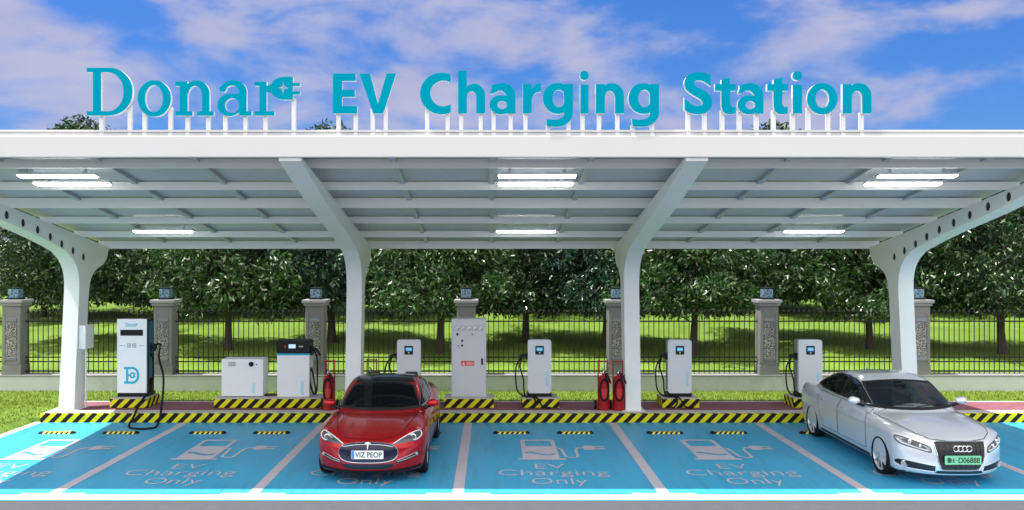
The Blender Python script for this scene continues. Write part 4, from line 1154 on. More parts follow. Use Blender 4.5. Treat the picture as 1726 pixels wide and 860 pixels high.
# ------------------------------------------------------------------ wheel stops
def wheel_stop(x, label, first=[None]):
    if first[0] is None:
        r = empty('wheel_stop')
        prof = [(-0.075, 0), (-0.07, 0.015), (-0.045, 0.042), (0.045, 0.042), (0.07, 0.015), (0.075, 0)]
        mb = MB(); M = Matrix(((0, 0, 1, 0), (1, 0, 0, 0), (0, 1, 0, 0), (0, 0, 0, 1)))
        mb.prism(prof, -0.30, 0.30, 0, M, True); mb.build('block', [MT['stripe_small']], r)
        for s in (-1, 1):
            mb = MB(); V = []
            for t in range(7):
                k = t / 6; sc = math.cos(k * math.pi / 2 * 0.93)
                V += [(s * (0.301 + 0.085 * math.sin(k * math.pi / 2)), a * (0.35 + 0.65 * sc), b * sc) for a, b in prof]
            n = len(prof); F = [(t * n + i, t * n + i + 1, (t + 1) * n + i + 1, (t + 1) * n + i) for t in range(6) for i in range(n - 1)]
            if s > 0: F = [tuple(reversed(f)) for f in F]
            mb.add(V, F, 0, None, True); mb.build('end_cap', [MT['rubber']], r)
        first[0] = r
    else: r = copy_tree(first[0])
    r.location = (x, 18.05, 0.0085)
    tag(r, label, 'wheel stop', 'black and yellow wheel stops')
BN = ['the leftmost bay', 'the second bay from the left', 'the bay holding the red car', 'the empty middle bay facing the small charger', 'the empty bay left of the silver car', 'the bay holding the silver car']
for i, n in enumerate(BN):
    c = (BAYX[i] + BAYX[i + 1]) / 2
    for s, w in ((-1, 'left'), (1, 'right')):
        if i == 2 and s == -1: continue
        if i == 5 and s == 1: continue
        wheel_stop(c + s * 0.67, 'low striped wheel stop, %s one in %s' % (w, n))
# ------------------------------------------------------------------ cars: one smooth implicit body, panels and glass laid on it
def smax(a, b, k):
    h = np.clip(0.5 + 0.5 * (a - b) / k, 0, 1)
    return b + (a - b) * h + k * h * (1 - h)
def smin(a, b, k): return -smax(-a, -b, k)
def curve(pts):
    """monotone cubic through the points, sampled"""
    x = np.array([p[0] for p in pts], float); y = np.array([p[1] for p in pts], float)
    h = np.diff(x); d = np.diff(y) / h; m = np.zeros_like(y); m[0] = d[0]; m[-1] = d[-1]
    for i in range(1, len(y) - 1):
        m[i] = 0 if d[i - 1] * d[i] <= 0 else (h[i - 1] + h[i]) * 3 / ((2 * h[i] + h[i - 1]) / d[i - 1] + (h[i] + 2 * h[i - 1]) / d[i])
    X = np.linspace(x[0], x[-1], 1500); k = np.clip(np.searchsorted(x, X) - 1, 0, len(h) - 1)
    t = (X - x[k]) / h[k]
    Y = (2 * t**3 - 3 * t**2 + 1) * y[k] + (t**3 - 2 * t**2 + t) * h[k] * m[k] + (-2 * t**3 + 3 * t**2) * y[k + 1] + (t**3 - t**2) * h[k] * m[k + 1]
    return lambda q: np.interp(q, X, Y)

class Body:
    def __init__(s, sp):
        s.sp = sp
        T = curve(sp['top']); W = curve(sp['plan']); R = curve(sp['roof']); S = curve(sp['side']); G = curve(sp['tumble']); FB = curve(sp['fender'])
        def f(p):
            x = p[:, 0]; y = np.abs(p[:, 1]); z = p[:, 2]
            side = y - W(x) * S(z) + sp.get('crease', 0) * np.exp(-((z - sp.get('crease_z', 0.8)) / 0.03) ** 2) * -1
            top = z - (T(x) - sp['crown'] * (y / 0.9) ** 2 + FB(x) * np.exp(-((y - 0.66) / 0.15) ** 2))
            zz = z - sp['nose_z']
            fr = x - (sp['nose'] - sp['nose_a'] * (y / 0.85) ** sp['nose_p'] - sp['nose_up'] * np.clip(zz, 0, 1) ** 2 - sp['nose_dn'] * np.clip(-zz, 0, 1) ** 2)
            re = (sp['tail'] + sp['tail_a'] * (y / 0.85) ** 2.6 + sp['tail_dn'] * np.clip(0.75 - z, 0, 1) ** 2 + 0.3 * np.clip(z - 0.9, 0, 1) ** 2) - x
            low = smax(smax(side, top, 0.10), smax(fr, re, 0.05), 0.09)
            low = smax(low, sp['clear'] - z, 0.05)
            xx = x + sp['wrap'] * y * y * np.tanh((x + 0.4) * 3)
            pl = 1 - sp['taper'] * ((x + 0.35) / 1.3) ** 2
            gr = smax(z - (R(xx) - 0.09 * y * y), y - G(z) * np.clip(pl, 0.5, 1), 0.09)
            gr = np.maximum(gr, 0.6 - z)
            return smin(low, gr, 0.03)
        s.f = f
    def grad(s, P):
        e = 0.006; g = np.zeros_like(P)
        for i in range(3):
            d = np.zeros(3); d[i] = e
            g[:, i] = s.f(P + d) - s.f(P - d)
        return g / np.maximum(np.linalg.norm(g, axis=1)[:, None], 1e-9)
    def project(s, view, uv):
        uv = np.asarray(uv, float); n = len(uv)
        O = np.zeros((n, 3)); D = np.zeros((n, 3))
        if view == 'front': O[:, 0] = 3.2; O[:, 1:] = uv; D[:, 0] = -1
        elif view == 'rear': O[:, 0] = -3.2; O[:, 1:] = uv; D[:, 0] = 1
        elif view == 'top': O[:, :2] = uv; O[:, 2] = 2.2; D[:, 2] = -1
        elif view == 'left': O[:, 0] = uv[:, 0]; O[:, 2] = uv[:, 1]; O[:, 1] = 1.6; D[:, 1] = -1
        elif view == 'right': O[:, 0] = uv[:, 0]; O[:, 2] = uv[:, 1]; O[:, 1] = -1.6; D[:, 1] = 1
        t0 = np.zeros(n); hit = np.zeros(n, bool); ta = np.zeros(n)
        for k in range(1, 241):
            t = k * 0.02
            v = s.f(O + D * t) < 0
            new = v & ~hit
            ta[new] = t; hit |= v
        a = ta - 0.02; b = ta.copy()
        for _ in range(24):
            m = (a + b) / 2; v = s.f(O + D * m[:, None]) < 0
            b = np.where(v, m, b); a = np.where(v, a, m)
        P = O + D * b[:, None]
        if not hit.all(): print('MISS', view, (~hit).sum(), uv[~hit][:2])
        return P, s.grad(P), hit
    def cut(s, cen, nor):
        out = np.zeros(len(cen), bool)
        for view, ol in s.windows:
            c = np.mean(np.array(ol), 0); o2 = [tuple(c + (np.array(p) - c) * 0.955) for p in ol]
            if view == 'front': cand = (cen[:, 0] > -0.2) & (nor[:, 0] > 0.15); uv = cen[:, [1, 2]]
            elif view == 'top': cand = (nor[:, 2] > 0.25) & (cen[:, 2] > 0.9); uv = cen[:, [0, 1]]
            else:
                sg = 1 if view == 'left' else -1
                cand = (cen[:, 1] * sg > 0.3) & (nor[:, 1] * sg > 0.35); uv = cen[:, [0, 2]]
            for i in np.nonzero(cand)[0]:
                if inside(uv[i], o2): out[i] = True
        return out
    def mesh(s, name, m, m_arch, parent, lining=None):
        L = 1.75; z0 = 0.52; nt_ = 128
        xs = np.linspace(-L, L, 150); th = np.linspace(0, 2 * np.pi, nt_, endpoint=False)
        rows = []
        caps = np.linspace(0, np.pi / 2, 40)[1:]
        def row(cx, ph, sg):
            o = np.zeros((nt_, 3)); o[:, 0] = cx; o[:, 2] = z0
            d = np.stack([np.full(nt_, sg * np.sin(ph)), np.cos(th) * np.cos(ph), np.sin(th) * np.cos(ph)], 1)
            return o, d
        seq = [row(-L, p, -1) for p in caps[::-1][1:]] + [row(x, 0, 1) for x in xs] + [row(L, p, 1) for p in caps[:-1]]
        O = np.concatenate([q[0] for q in seq] + [np.array([[-L, 0, z0]]), np.array([[L, 0, z0]])]); D = np.concatenate([q[1] for q in seq] + [np.array([[-1., 0, 0]]), np.array([[1., 0, 0]])])
        n = len(O); hi = np.full(n, 2.5); done = np.zeros(n, bool)
        for k in range(1, 200):
            t = k * 0.0125
            v = (s.f(O + D * t) > 0) & ~done
            hi[v] = t; done |= v
        lo = hi - 0.0125
        for _ in range(22):
            mth = (lo + hi) / 2; v = s.f(O + D * mth[:, None]) > 0
            hi = np.where(v, mth, hi); lo = np.where(v, lo, mth)
        P = O + D * hi[:, None]
        nr = len(seq); F = []
        for i in range(nr - 1):
            for k in range(nt_):
                F.append((i * nt_ + k, i * nt_ + (k + 1) % nt_, (i + 1) * nt_ + (k + 1) % nt_, (i + 1) * nt_ + k))
        a, b = nr * nt_, nr * nt_ + 1
        for k in range(nt_):
            F.append((a, (k + 1) % nt_, k)); F.append((b, (nr - 1) * nt_ + k, (nr - 1) * nt_ + (k + 1) % nt_))
        if lining:
            G0 = s.grad(P); Q = P - G0 * 0.022
            FA = [f for f in F]; cen0 = np.array([P[list(f)].mean(0) for f in FA]); nor0 = s.grad(cen0)
            bad = s.cut(cen0, nor0) | (cen0[:, 2] < 0.76) | (cen0[:, 0] > 1.25) | (cen0[:, 0] < -2.1)
            link_mesh('cabin_lining', Q, [f for f, b_ in zip(FA, bad) if not b_], lining, parent=parent)
        o = link_mesh(name, P, F, [m, m_arch], parent=parent)
        bm = bmesh.new(); bm.from_mesh(o.data); bmesh.ops.recalc_face_normals(bm, faces=bm.faces[:]); bm.to_mesh(o.data); bm.free()
        # wheel openings
        sp = s.sp; mb = MB()
        for ax in (sp['fa'], sp['ra']):
            for sg in (-1, 1):
                Mx = Matrix.Translation((ax, sg * 0.82, sp['wr'])) @ Matrix.Rotation(RAD(90), 4, 'X')
                mb.lathe([(sp['arch'], -0.27), (sp['arch'], 0.27)], 72, 0, Mx)
        cut = mb.build('wheel_cutter', [m_arch])
        bmc = bmesh.new(); bmc.from_mesh(cut.data); bmesh.ops.recalc_face_normals(bmc, faces=bmc.faces[:]); bmc.to_mesh(cut.data); bmc.free()
        md = o.modifiers.new('openings', 'BOOLEAN'); md.operation = 'DIFFERENCE'; md.solver = 'EXACT'; md.object = cut
        dg = bpy.context.evaluated_depsgraph_get(); dg.update()
        me = bpy.data.meshes.new_from_object(o.evaluated_get(dg))
        o.modifiers.clear(); o.data = me; bpy.data.objects.remove(cut)
        if lining:
            bm = bmesh.new(); bm.from_mesh(me); bm.faces.ensure_lookup_table(); bm.normal_update()
            cc = np.array([f.calc_center_median() for f in bm.faces]); nn_ = s.grad(cc)
            kill = s.cut(cc, nn_) & (s.f(cc) > -0.006)
            bmesh.ops.delete(bm, geom=[bm.faces[i] for i in np.nonzero(kill)[0]], context='FACES')
            bm.to_mesh(me); bm.free()
        me.materials.clear(); me.materials.append(m); me.materials.append(m_arch)
        nv = len(me.vertices); co = np.zeros(nv * 3); me.vertices.foreach_get('co', co); co = co.reshape(-1, 3)
        npoly = len(me.polygons); cen = np.zeros(npoly * 3); me.polygons.foreach_get('center', cen); cen = cen.reshape(-1, 3)
        inner = s.f(cen) < -0.006
        me.polygons.foreach_set('material_index', inner.astype(np.int32)); me.polygons.foreach_set('use_smooth', np.ones(npoly, bool))
        G = s.grad(co); nn = []
        for p in me.polygons:
            if inner[p.index]:
                nn += [tuple(p.normal)] * p.loop_total
            else:
                nn += [tuple(G[v]) for v in p.vertices]
        me.normals_split_custom_set(nn)
        return o
    def patch(s, name, view, outline, m, parent, off=0.004, step=0.045, depth=0.004, holes=()):
        def dense(o):
            out = []
            for i in range(len(o)):
                a = Vector(o[i]); b = Vector(o[(i + 1) % len(o)]); k = max(1, int((b - a).length / (step * 0.6)))
                out += [tuple(a + (b - a) * t / k) for t in range(k)]
            return out
        ol = dense(outline); hl = [dense(h) for h in holes]
        xs = [p[0] for p in ol]; ys = [p[1] for p in ol]
        V = [Vector(p) for p in ol]; E = [(i, (i + 1) % len(ol)) for i in range(len(ol))]
        for h in hl:
            b = len(V); V += [Vector(p) for p in h]; E += [(b + i, b + (i + 1) % len(h)) for i in range(len(h))]
        ins = np.arange(min(xs) + step / 2, max(xs), step)
        for x in ins:
            for y in np.arange(min(ys) + step / 2, max(ys), step):
                if inside((x, y), ol) and not any(inside((x, y), h) for h in hl): V.append(Vector((x, y)))
        vo, eo, fo, *_ = geometry.delaunay_2d_cdt(V, E, [], 0, 1e-5)
        T = []
        for f in fo:
            c = sum((vo[i] for i in f), Vector((0, 0))) / len(f)
            if inside(c, ol) and not any(inside(c, h) for h in hl): T.append(tuple(f))
        P, N, hit = s.project(view, [tuple(v) for v in vo])
        fl = {'front': 1, 'rear': -1, 'top': 1, 'left': -1, 'right': 1}[view]
        out = []; cnt = {}
        for (a, b, c) in T:
            if not (hit[a] and hit[b] and hit[c]): continue
            ar = (vo[b] - vo[a]).cross(vo[c] - vo[a])
            if ar * fl < 0: a, b, c = a, c, b
            out.append((a, b, c))
            for e in ((a, b), (b, c), (c, a)): cnt[e] = cnt.get(e, 0) + 1
        n = len(P); Vt = np.concatenate([P + N * off, P - N * depth]); Nt = np.concatenate([N, N])
        S = [(b, a, a + n, b + n) for (a, b) in cnt if (b, a) not in cnt]
        return link_mesh(name, Vt, out + S, m, [0] * (len(out) + len(S)), [True] * (len(out) + len(S)), parent, Nt)
    def line(s, mb, view, pts, w=0.010, off=0.003, mi=0, step=0.03, closed=False):
        out = []
        pts = list(pts) + ([pts[0]] if closed else [])
        for i in range(len(pts) - 1):
            a = Vector(pts[i]); b = Vector(pts[i + 1]); k = max(1, int((b - a).length / step))
            out += [tuple(a + (b - a) * t / k) for t in range(k)]
        out.append(tuple(pts[-1]))
        P, N, hit = s.project(view, out)
        V = []; F = []
        for i in range(len(P)):
            t = P[min(i + 1, len(P) - 1)] - P[max(i - 1, 0)]; sd = np.cross(N[i], t); sd = sd / max(1e-9, np.linalg.norm(sd))
            V += [tuple(P[i] + sd * w / 2 + N[i] * off), tuple(P[i] - sd * w / 2 + N[i] * off)]
        for i in range(len(P) - 1):
            if hit[i] and hit[i + 1]: F.append((2 * i, 2 * i + 1, 2 * i + 3, 2 * i + 2))
        mb.add(V, F, mi, None, True)
    def rod(s, mb, view, pts, r=0.006, off=0.004, mi=0, step=0.03, closed=True, n=6):
        out = []; q = list(pts) + ([pts[0]] if closed else [])
        for i in range(len(q) - 1):
            a = Vector(q[i]); b = Vector(q[i + 1]); k = max(1, int((b - a).length / step))
            out += [tuple(a + (b - a) * t / k) for t in range(k)]
        if not closed: out.append(tuple(q[-1]))
        P, N, hit = s.project(view, out)
        mb.tube([tuple(v) for v in (P + N * off)], r, n, mi, closed=closed)
    def at(s, view, u, v):
        P, N, h = s.project(view, [(u, v)]); return Vector(P[0]), Vector(N[0])

def mir(pts): return [(-a, b) for a, b in reversed(pts)]
def sm2(pts, n=5, closed=True):
    p = [(a, b, 0) for a, b in pts]
    if closed:
        q = catmull(p[-2:] + p + p[:3], n); q = q[2 * n:-(2 * n)]
        return [(v.x, v.y) for v in q][:len(p) * n]
    return [(v.x, v.y) for v in catmull(p, n)]
FCAR = Matrix(((0, 0, 1, 0), (1, 0, 0, 0), (0, 1, 0, 0), (0, 0, 0, 1)))   # u -> +y, v -> +z, w -> +x

MT['red_car'] = mat('deep red metallic car paint', (0.47, 0.003, 0.007), 0.24, metal=0.5, var=0.02, coat=0.6, rvar=0.02, spec=0.35)
MT['silver_car'] = mat('pale silver car paint', (0.74, 0.76, 0.80), 0.32, metal=0.4, var=0.02, coat=1.0, rvar=0.02)
MT['car_glass'] = tinted('dark tinted glass', (0.22, 0.23, 0.23))
MT['cabin'] = mat('dark cabin lining', (0.012, 0.012, 0.013), 0.8)
MT['seat_grey'] = mat('mid grey seat cloth', (0.16, 0.165, 0.175), 0.8, bump=0.1)
MT['seat'] = mat('dark grey seat cloth', (0.035, 0.035, 0.038), 0.8, bump=0.1)
MT['car_glass_grey'] = tinted('grey tinted glass', (0.68, 0.71, 0.74), 0.05, 1.8)
MT['cabin_grey'] = mat('grey cabin lining', (0.10, 0.105, 0.115), 0.8)
MT['roof_glass'] = mat('black glass roof', (0.006, 0.007, 0.012), 0.08, var=0.0, spec=0.5, rvar=0.01)
MT['gap'] = mat('dark shut line', (0.006, 0.006, 0.007), 0.8, var=0.0)
MT['arch'] = mat('black arch liner', (0.010, 0.010, 0.010), 0.9, var=0.1)
MT['grille'] = mat('black grille', (0.008, 0.008, 0.010), 0.35, var=0.1)
MT['grille_blue'] = mat('gloss blue black grille', (0.006, 0.008, 0.035), 0.2, var=0.1)
MT['grille_slat'] = mat('dark grey slat', (0.03, 0.03, 0.033), 0.35, var=0.05)
MT['lens'] = mat('dark headlamp lens', (0.07, 0.075, 0.085), 0.08, var=0.15, spec=0.8, scale=14)
MT['lens_light'] = mat('clear headlamp lens', (0.30, 0.31, 0.33), 0.10, var=0.25, spec=0.8, scale=12)
MT['drl'] = mat('white light strip', (0.85, 0.86, 0.88), 0.3, var=0.0)
MT['tail_red'] = mat('red tail lamp', (0.30, 0.01, 0.01), 0.15, var=0.05)
MT['plate_white'] = mat('white number plate', (0.80, 0.80, 0.80), 0.45, var=0.02)
MT['plate_blue'] = mat('blue plate band', (0.05, 0.22, 0.55), 0.45, var=0.02)
MT['plate_green'] = mat('green number plate', (0.20, 0.62, 0.36), 0.45, var=0.10)

def make_wheel(root, x, y, z, R, rim, spokes, sgn, rim_mat):
    w = empty('wheel', (x, y, z), 0, root)
    M = Matrix.Rotation(RAD(-90 * sgn), 4, 'X')          # local +z of the lathe points outwards (+y for the left side)
    mb = MB(); h = 0.11
    mb.lathe([(rim - 0.01, -h), (rim + 0.02, -h - 0.004), (R - 0.025, -h + 0.002), (R - 0.005, -h + 0.025), (R, -0.05), (R, 0.05), (R - 0.005, h - 0.025), (R - 0.025, h - 0.002), (rim + 0.02, h + 0.004), (rim - 0.008, h - 0.002), (rim - 0.02, h - 0.03)], 56, M=M, cap=False)
    mb.build('tyre', [MT['rubber']], w)
    mb = MB()
    mb.lathe([(rim - 0.035, -h + .01), (rim - 0.035, h - 0.05), (rim - 0.012, h - 0.012), (rim + 0.004, h - 0.004), (rim + 0.004, h - 0.018)], 56, 0, M, cap=False)
    for k in range(spokes):
        a = 2 * math.pi * k / spokes
        for da in ((-0.10, 0.10) if spokes < 10 else (0.0,)):
            c, s_ = math.cos(a + da * 0.4), math.sin(a + da * 0.4); c2, s2 = math.cos(a + da), math.sin(a + da)
            p0 = M @ Vector((0.05 * c, 0.05 * s_, h - 0.03)); p1 = M @ Vector((rim * 0.55 * c, rim * 0.55 * s_, h - 0.022)); p2 = M @ Vector(((rim - 0.02) * c2, (rim - 0.02) * s2, h - 0.025))
            mb.tube([p0, p1, p2], [0.018, 0.012, 0.014], 6)
    mb.lathe([(0.075, h - 0.045), (0.072, h - 0.02), (0.05, h - 0.010), (0.028, h - 0.006)], 24, 0, M)
    mb.build('rim', [rim_mat], w)
    mb = MB(); mb.lathe([(rim - 0.036, h - 0.062), (rim - 0.036, h - 0.05)], 40, 0, M); mb.build('rim_shade_disc', [MT['gap']], w)  # dark disc stands in for shade between the spokes, hides the barrel
    return w

def mirror_part(root, body, sg, paint, x, z, y):
    mb = MB()
    bm = bmesh.new(); bmesh.ops.create_uvsphere(bm, u_segments=24, v_segments=14, radius=1.0)
    for v in bm.verts:
        c = v.co
        xx = c.x * (0.075 if c.x > 0 else 0.04); yy = c.y * 0.112; zz = c.z * 0.068 * (1.0 + 0.12 * c.y * sg)
        v.co = Vector((x + xx, sg * (y + 0.09) + yy, z + zz))
    mb.bm(bm, 0, None, True)
    o = mb.build('wing_mirror', [paint], root)
    mb = MB(); mb.tube(catmull([(x - 0.02, sg * (y - 0.13), z - 0.10), (x, sg * (y - 0.03), z - 0.075), (x, sg * (y + 0.06), z - 0.05)], 4), [0.032] * 5 + [0.026] * 4, 8)
    mb.build('mirror_arm', [MT['black_plastic']], o)

def plate_part(root, c, w, h, base, tilt=0.0):
    M = Matrix.Translation(c) @ Matrix.Rotation(tilt, 4, 'Y') @ FCAR
    mb = MB(); mb.prism(rrect(-w / 2, -h / 2, w / 2, h / 2, 0.012), -0.012, 0.0, 0, M); p = mb.build('number_plate', [base], root)
    return M, p

def interior(root, cab, wheel_x, cloth):
    mb = MB(); mb.box(-1.08, 1.05, -.77, .77, .30, .56, 0, .03); mb.box(-1.9, -1.12, -.52, .52, .5, .80, 0, .03); mb.build('cabin_floor', [cab], root)
    mb = MB(); mb.box(wheel_x + .18, wheel_x + .60, -.70, .70, .70, .90, 0, .05); mb.build('dashboard', [cab], root)
    M = Matrix.Translation((wheel_x, .37, .885)) @ Matrix.Rotation(RAD(65), 4, 'Y')
    mb = MB(); mb.tube([M @ Vector((.18 * math.cos(a), .18 * math.sin(a), 0)) for a in np.linspace(0, 2 * math.pi, 32, endpoint=False)], .016, 8, closed=True); mb.box(-.17, .17, -.03, .03, -.012, .012, 0, .005, M=M); mb.box(-.06, .06, -.07, .07, -.02, .02, 0, .01, M=M); mb.build('steering_wheel', [MT['black_plastic']], root)
    def seat(x, y, w, heads):
        mb = MB(); mb.box(x - .05, x + .48, y - w, y + w, .56, .70, 0, .045)
        T_ = Matrix.Translation((x, y, .64)) @ Matrix.Rotation(RAD(-18), 4, 'Y')
        mb.box(-.07, .07, -w, w, 0, .56, 0, .05, M=T_)
        st = mb.build('seat', [cloth], root)
        for hy in heads:
            h = MB(); h.box(-.045, .045, hy - .13, hy + .13, .60, .77, 0, .035, M=T_); h.build('headrest', [cloth], st)
    seat(-.18, .37, .24, [0]); seat(-.18, -.37, .24, [0]); seat(-1.0, 0, .60, [-.38, .38])
# ---------------- red car
def red_car():
    sp = dict(fa=1.415, ra=-1.415, wr=0.335, arch=0.375, nose=2.33, nose_a=0.40, nose_p=2.6, nose_z=0.55, nose_up=2.2, nose_dn=0.55, tail=-2.50, tail_a=0.28, tail_dn=0.35, clear=0.17, crown=0.055, wrap=0.22, taper=0.10,
              top=[(-2.8, .88), (-2.5, 1.0), (-2.2, 1.04), (-1.7, 1.03), (-1, .98), (0, .97), (.8, .945), (1.2, .915), (1.7, .855), (2.05, .775), (2.25, .70), (2.45, .60), (2.8, .5)],
              plan=[(-2.8, .70), (-2.4, .82), (-1.9, .91), (-1.4, .935), (-.5, .915), (.5, .915), (1.3, .925), (1.8, .90), (2.1, .86), (2.3, .80), (2.6, .6)],
              side=[(0, .88), (.2, .945), (.4, .985), (.62, 1.0), (.78, .985), (.92, .94), (1.05, .87), (1.5, .7)],
              roof=[(-2.7, .6), (-2.3, .93), (-1.9, 1.09), (-1.4, 1.255), (-.9, 1.38), (-.5, 1.435), (-.2, 1.45), (.05, 1.42), (.25, 1.355), (.5, 1.225), (.8, 1.045), (1.1, .85), (1.5, .5)],
              tumble=[(.5, .83), (.95, .80), (1.1, .755), (1.25, .69), (1.38, .61), (1.5, .50), (1.9, .3)],
              fender=[(-2.8, 0), (-2.2, .01), (-1.4, .03), (-.6, 0), (.7, .005), (1.3, .045), (1.9, .05), (2.2, .02), (2.6, 0)])
    B = Body(sp)
    r = empty('parked_car', (-2.01, 16.235, 0.0085), RAD(-90))
    tag(r, 'glossy red sedan with black glass roof parked nose out left of the power cabinet', 'car')
    paint = MT['red_car']
    # glass
    ws = sm2([(-.74, .985), (-.40, .965), (0, .96), (.40, .965), (.74, .985)], 4, False) + sm2([(.70, 1.06), (.60, 1.25), (.555, 1.325)], 3, False) + sm2([(.30, 1.372), (0, 1.385), (-.30, 1.372)], 3, False) + sm2([(-.555, 1.325), (-.60, 1.25), (-.70, 1.06)], 3, False)
    g = B.patch('windscreen', 'front', ws, MT['car_glass'], r)
    B.patch('windscreen_border', 'front', ws, MT['gap'], g, off=0.006, holes=[[(a * .955, 1.165 + (c - 1.165) * (.90 if c > 1.165 else .80)) for a, c in ws]])
    mb = MB(); 
    for y0, y1 in ((.02, .46), (-.52, -.06)):
        B.rod(mb, 'front', sm2([(y0, 1.0), ((y0 + y1) / 2, 1.035), (y1, 1.02)], 4, False), 0.007, 0.012, closed=False)
    mb.build('wiper', [MT['black_plastic']], g)
    rf = [(.135, .54), (.205, .25), (.225, 0), (.205, -.25), (.135, -.54), (-.4, -.53), (-.95, -.50), (-1.15, -.46), (-1.2, 0), (-1.15, .46), (-.95, .50), (-.4, .53)]
    B.patch('roof_glass', 'top', rf, MT['roof_glass'], r)
    rw = [(-1.25, .44), (-1.28, 0), (-1.25, -.44), (-1.6, -.46), (-1.95, -.44), (-2.0, 0), (-1.95, .44), (-1.6, .46)]
    B.patch('rear_window', 'top', rw, MT['car_glass'], r)
    w_all = sm2([(.66, 1.015), (.30, 1.20), (.02, 1.315), (-.45, 1.365), (-.95, 1.315), (-1.40, 1.165), (-1.62, 1.065)], 4, False) + sm2([(-1.3, 1.02), (-.5, 1.0), (.2, .995)], 4, False)
    up = np.array(sm2([(.64, 1.02), (.28, 1.195), (.02, 1.30), (-.45, 1.35), (-.95, 1.30), (-1.40, 1.15), (-1.60, 1.065)], 8, False)); up = up[np.argsort(up[:, 0])]
    def pane(a, b):
        xs = np.linspace(b, a, 9)
        return [(x, 1.015 + 0.015 * abs(x + .2)) for x in xs[::-1]] + [(x, max(np.interp(x, up[:, 0], up[:, 1]), 1.03 + .015 * abs(x + .2))) for x in xs]
    panes = [pane(.60, -.30), pane(-.345, -1.02), pane(-1.06, -1.5)]
    B.windows = [('front', ws), ('top', rw)] + [(v, p) for v in ('left', 'right') for p in panes]
    B.mesh('body', paint, MT['arch'], r, MT['cabin']); interior(r, MT['cabin'], .36, MT['seat'])
    for sg, v in ((1, 'left'), (-1, 'right')):
        fr = B.patch('window_frame', v, w_all, MT['gap'], r, off=0.002, holes=[[tuple(np.mean(p, 0) + (np.array(q) - np.mean(p, 0)) * .985) for q in p] for p in panes])
        mb = MB(); B.rod(mb, v, w_all, 0.008, 0.004); mb.build('window_trim', [MT['chrome']], fr)
        for p in panes: B.patch('side_window', v, p, MT['car_glass'], r, off=0.005)
        # doors
        for d0, d1 in ((.93, -.31), (-.33, -1.12)):
            zt = .965
            dl = [(d0, .38), (d0 + (.0 if d0 > 0 else 0), .62), (d0 - .03, .80), (d0 - .12 if d0 > 0 else d0, zt), (d1, zt), (d1, .75), (d1 + (.0 if d0 > 0 else .16), .48), (d1 + (.03 if d0 > 0 else .3), .33), (d0 - .05, .33)]
            d = B.patch('door', v, dl, paint, r, off=0.0035)
            mb = MB(); B.line(mb, v, dl, 0.009, 0.0055, closed=True); mb.build('door_seam', [MT['gap']], d)
            hx = d1 + .16
            mb = MB(); B.rod(mb, v, [(hx, .80), (hx + .05, .803), (hx + .16, .80)], 0.011, 0.012, closed=False); mb.build('handle', [MT['chrome']], d)
        mb = MB(); B.line(mb, v, [(-1.0, .27), (1.0, .25)], 0.035, 0.003); mb.build('sill_trim', [MT['black_plastic']], r)
        # headlight
        hl = [(.795, .805), (.835, .785), (.845, .73), (.80, .685), (.74, .665), (.62, .665), (.50, .652), (.39, .648), (.47, .695), (.60, .755), (.72, .795)]
        hl = sm2(hl, 3); hl = hl if sg > 0 else mir(hl)
        h = B.patch('headlight', 'front', hl, MT['lens'], r, off=0.005, step=0.03)
        mb = MB(); drl = sm2([(.405, .655), (.50, .706), (.61, .755), (.72, .79), (.79, .798), (.822, .775), (.832, .733), (.793, .694), (.735, .678), (.70, .692)], 3, False)
        drl = drl if sg > 0 else mir(drl)
        B.rod(mb, 'front', drl, 0.008, 0.008, closed=False); mb.build('light_strip', [MT['drl']], h)
        p, n = B.at('front', sg * .71, .728)
        mb = MB(); mb.lathe([(.052, 0), (.052, .012), (.040, .018), (.034, .008)], 20, 0, Matrix.Translation(p) @ FCAR); mb.build('lamp_reflector', [MT['chrome']], h)
        mb = MB(); mb.lathe([(.034, .006), (.02, .016), (.004, .02)], 16, 0, Matrix.Translation(p) @ FCAR); mb.build('lamp_lens', [MT['lens']], h)
        # lower vents
        vt = [(.44, .345), (.50, .345), (.68, .385), (.80, .43), (.815, .485), (.79, .495), (.70, .455), (.56, .415), (.46, .395)]
        vt = vt if sg > 0 else mir(vt)
        vn = B.patch('bumper_vent', 'front', vt, MT['grille'], r, off=0.004, step=0.03)
        mb = MB()
        for dzv in (0, .045):
            q = [(.46, .365 + dzv * .6), (.60, .392 + dzv * .8), (.74, .43 + dzv)]
            B.rod(mb, 'front', q if sg > 0 else mir(q), 0.0032, 0.005, closed=False)
        mb.build('vent_trim', [MT['chrome']], vn)
        p, n = B.at('front', sg * .765, .455)
        mb = MB(); mb.lathe([(.028, 0), (.03, .015), (.018, .022)], 16, 0, Matrix.Translation(p) @ FCAR); mb.build('fog_light', [MT['lens_light']], vn)
        mirror_part(r, B, sg, paint, .62, 1.055, .85)
        make_wheel(r, sp['fa'], sg * .80, sp['wr'] , sp['wr'], 0.235, 9, sg, MT['alloy']); make_wheel(r, sp['ra'], sg * .815, sp['wr'], sp['wr'], 0.235, 9, sg, MT['alloy'])
        tl = [(.45, .83), (.80, .86), (.83, .93), (.70, .955), (.45, .93)]
        B.patch('tail_lamp', 'rear', tl if sg > 0 else mir(tl), MT['tail_red'], r)
    # bonnet
    bn = sm2([(.98, .70), (1.25, .66), (1.7, .60), (1.98, .52)], 4, False) + sm2([(2.14, .36), (2.20, 0), (2.14, -.36)], 4, False) + sm2([(1.98, -.52), (1.7, -.60), (1.25, -.66), (.98, -.70)], 4, False) + sm2([(.89, -.4), (.86, 0), (.89, .4)], 4, False)
    b = B.patch('bonnet', 'top', bn, paint, r, off=0.0035, step=0.05)
    mb = MB(); B.line(mb, 'top', bn, 0.008, 0.0055, closed=True); mb.build('bonnet_seam', [MT['gap']], b)
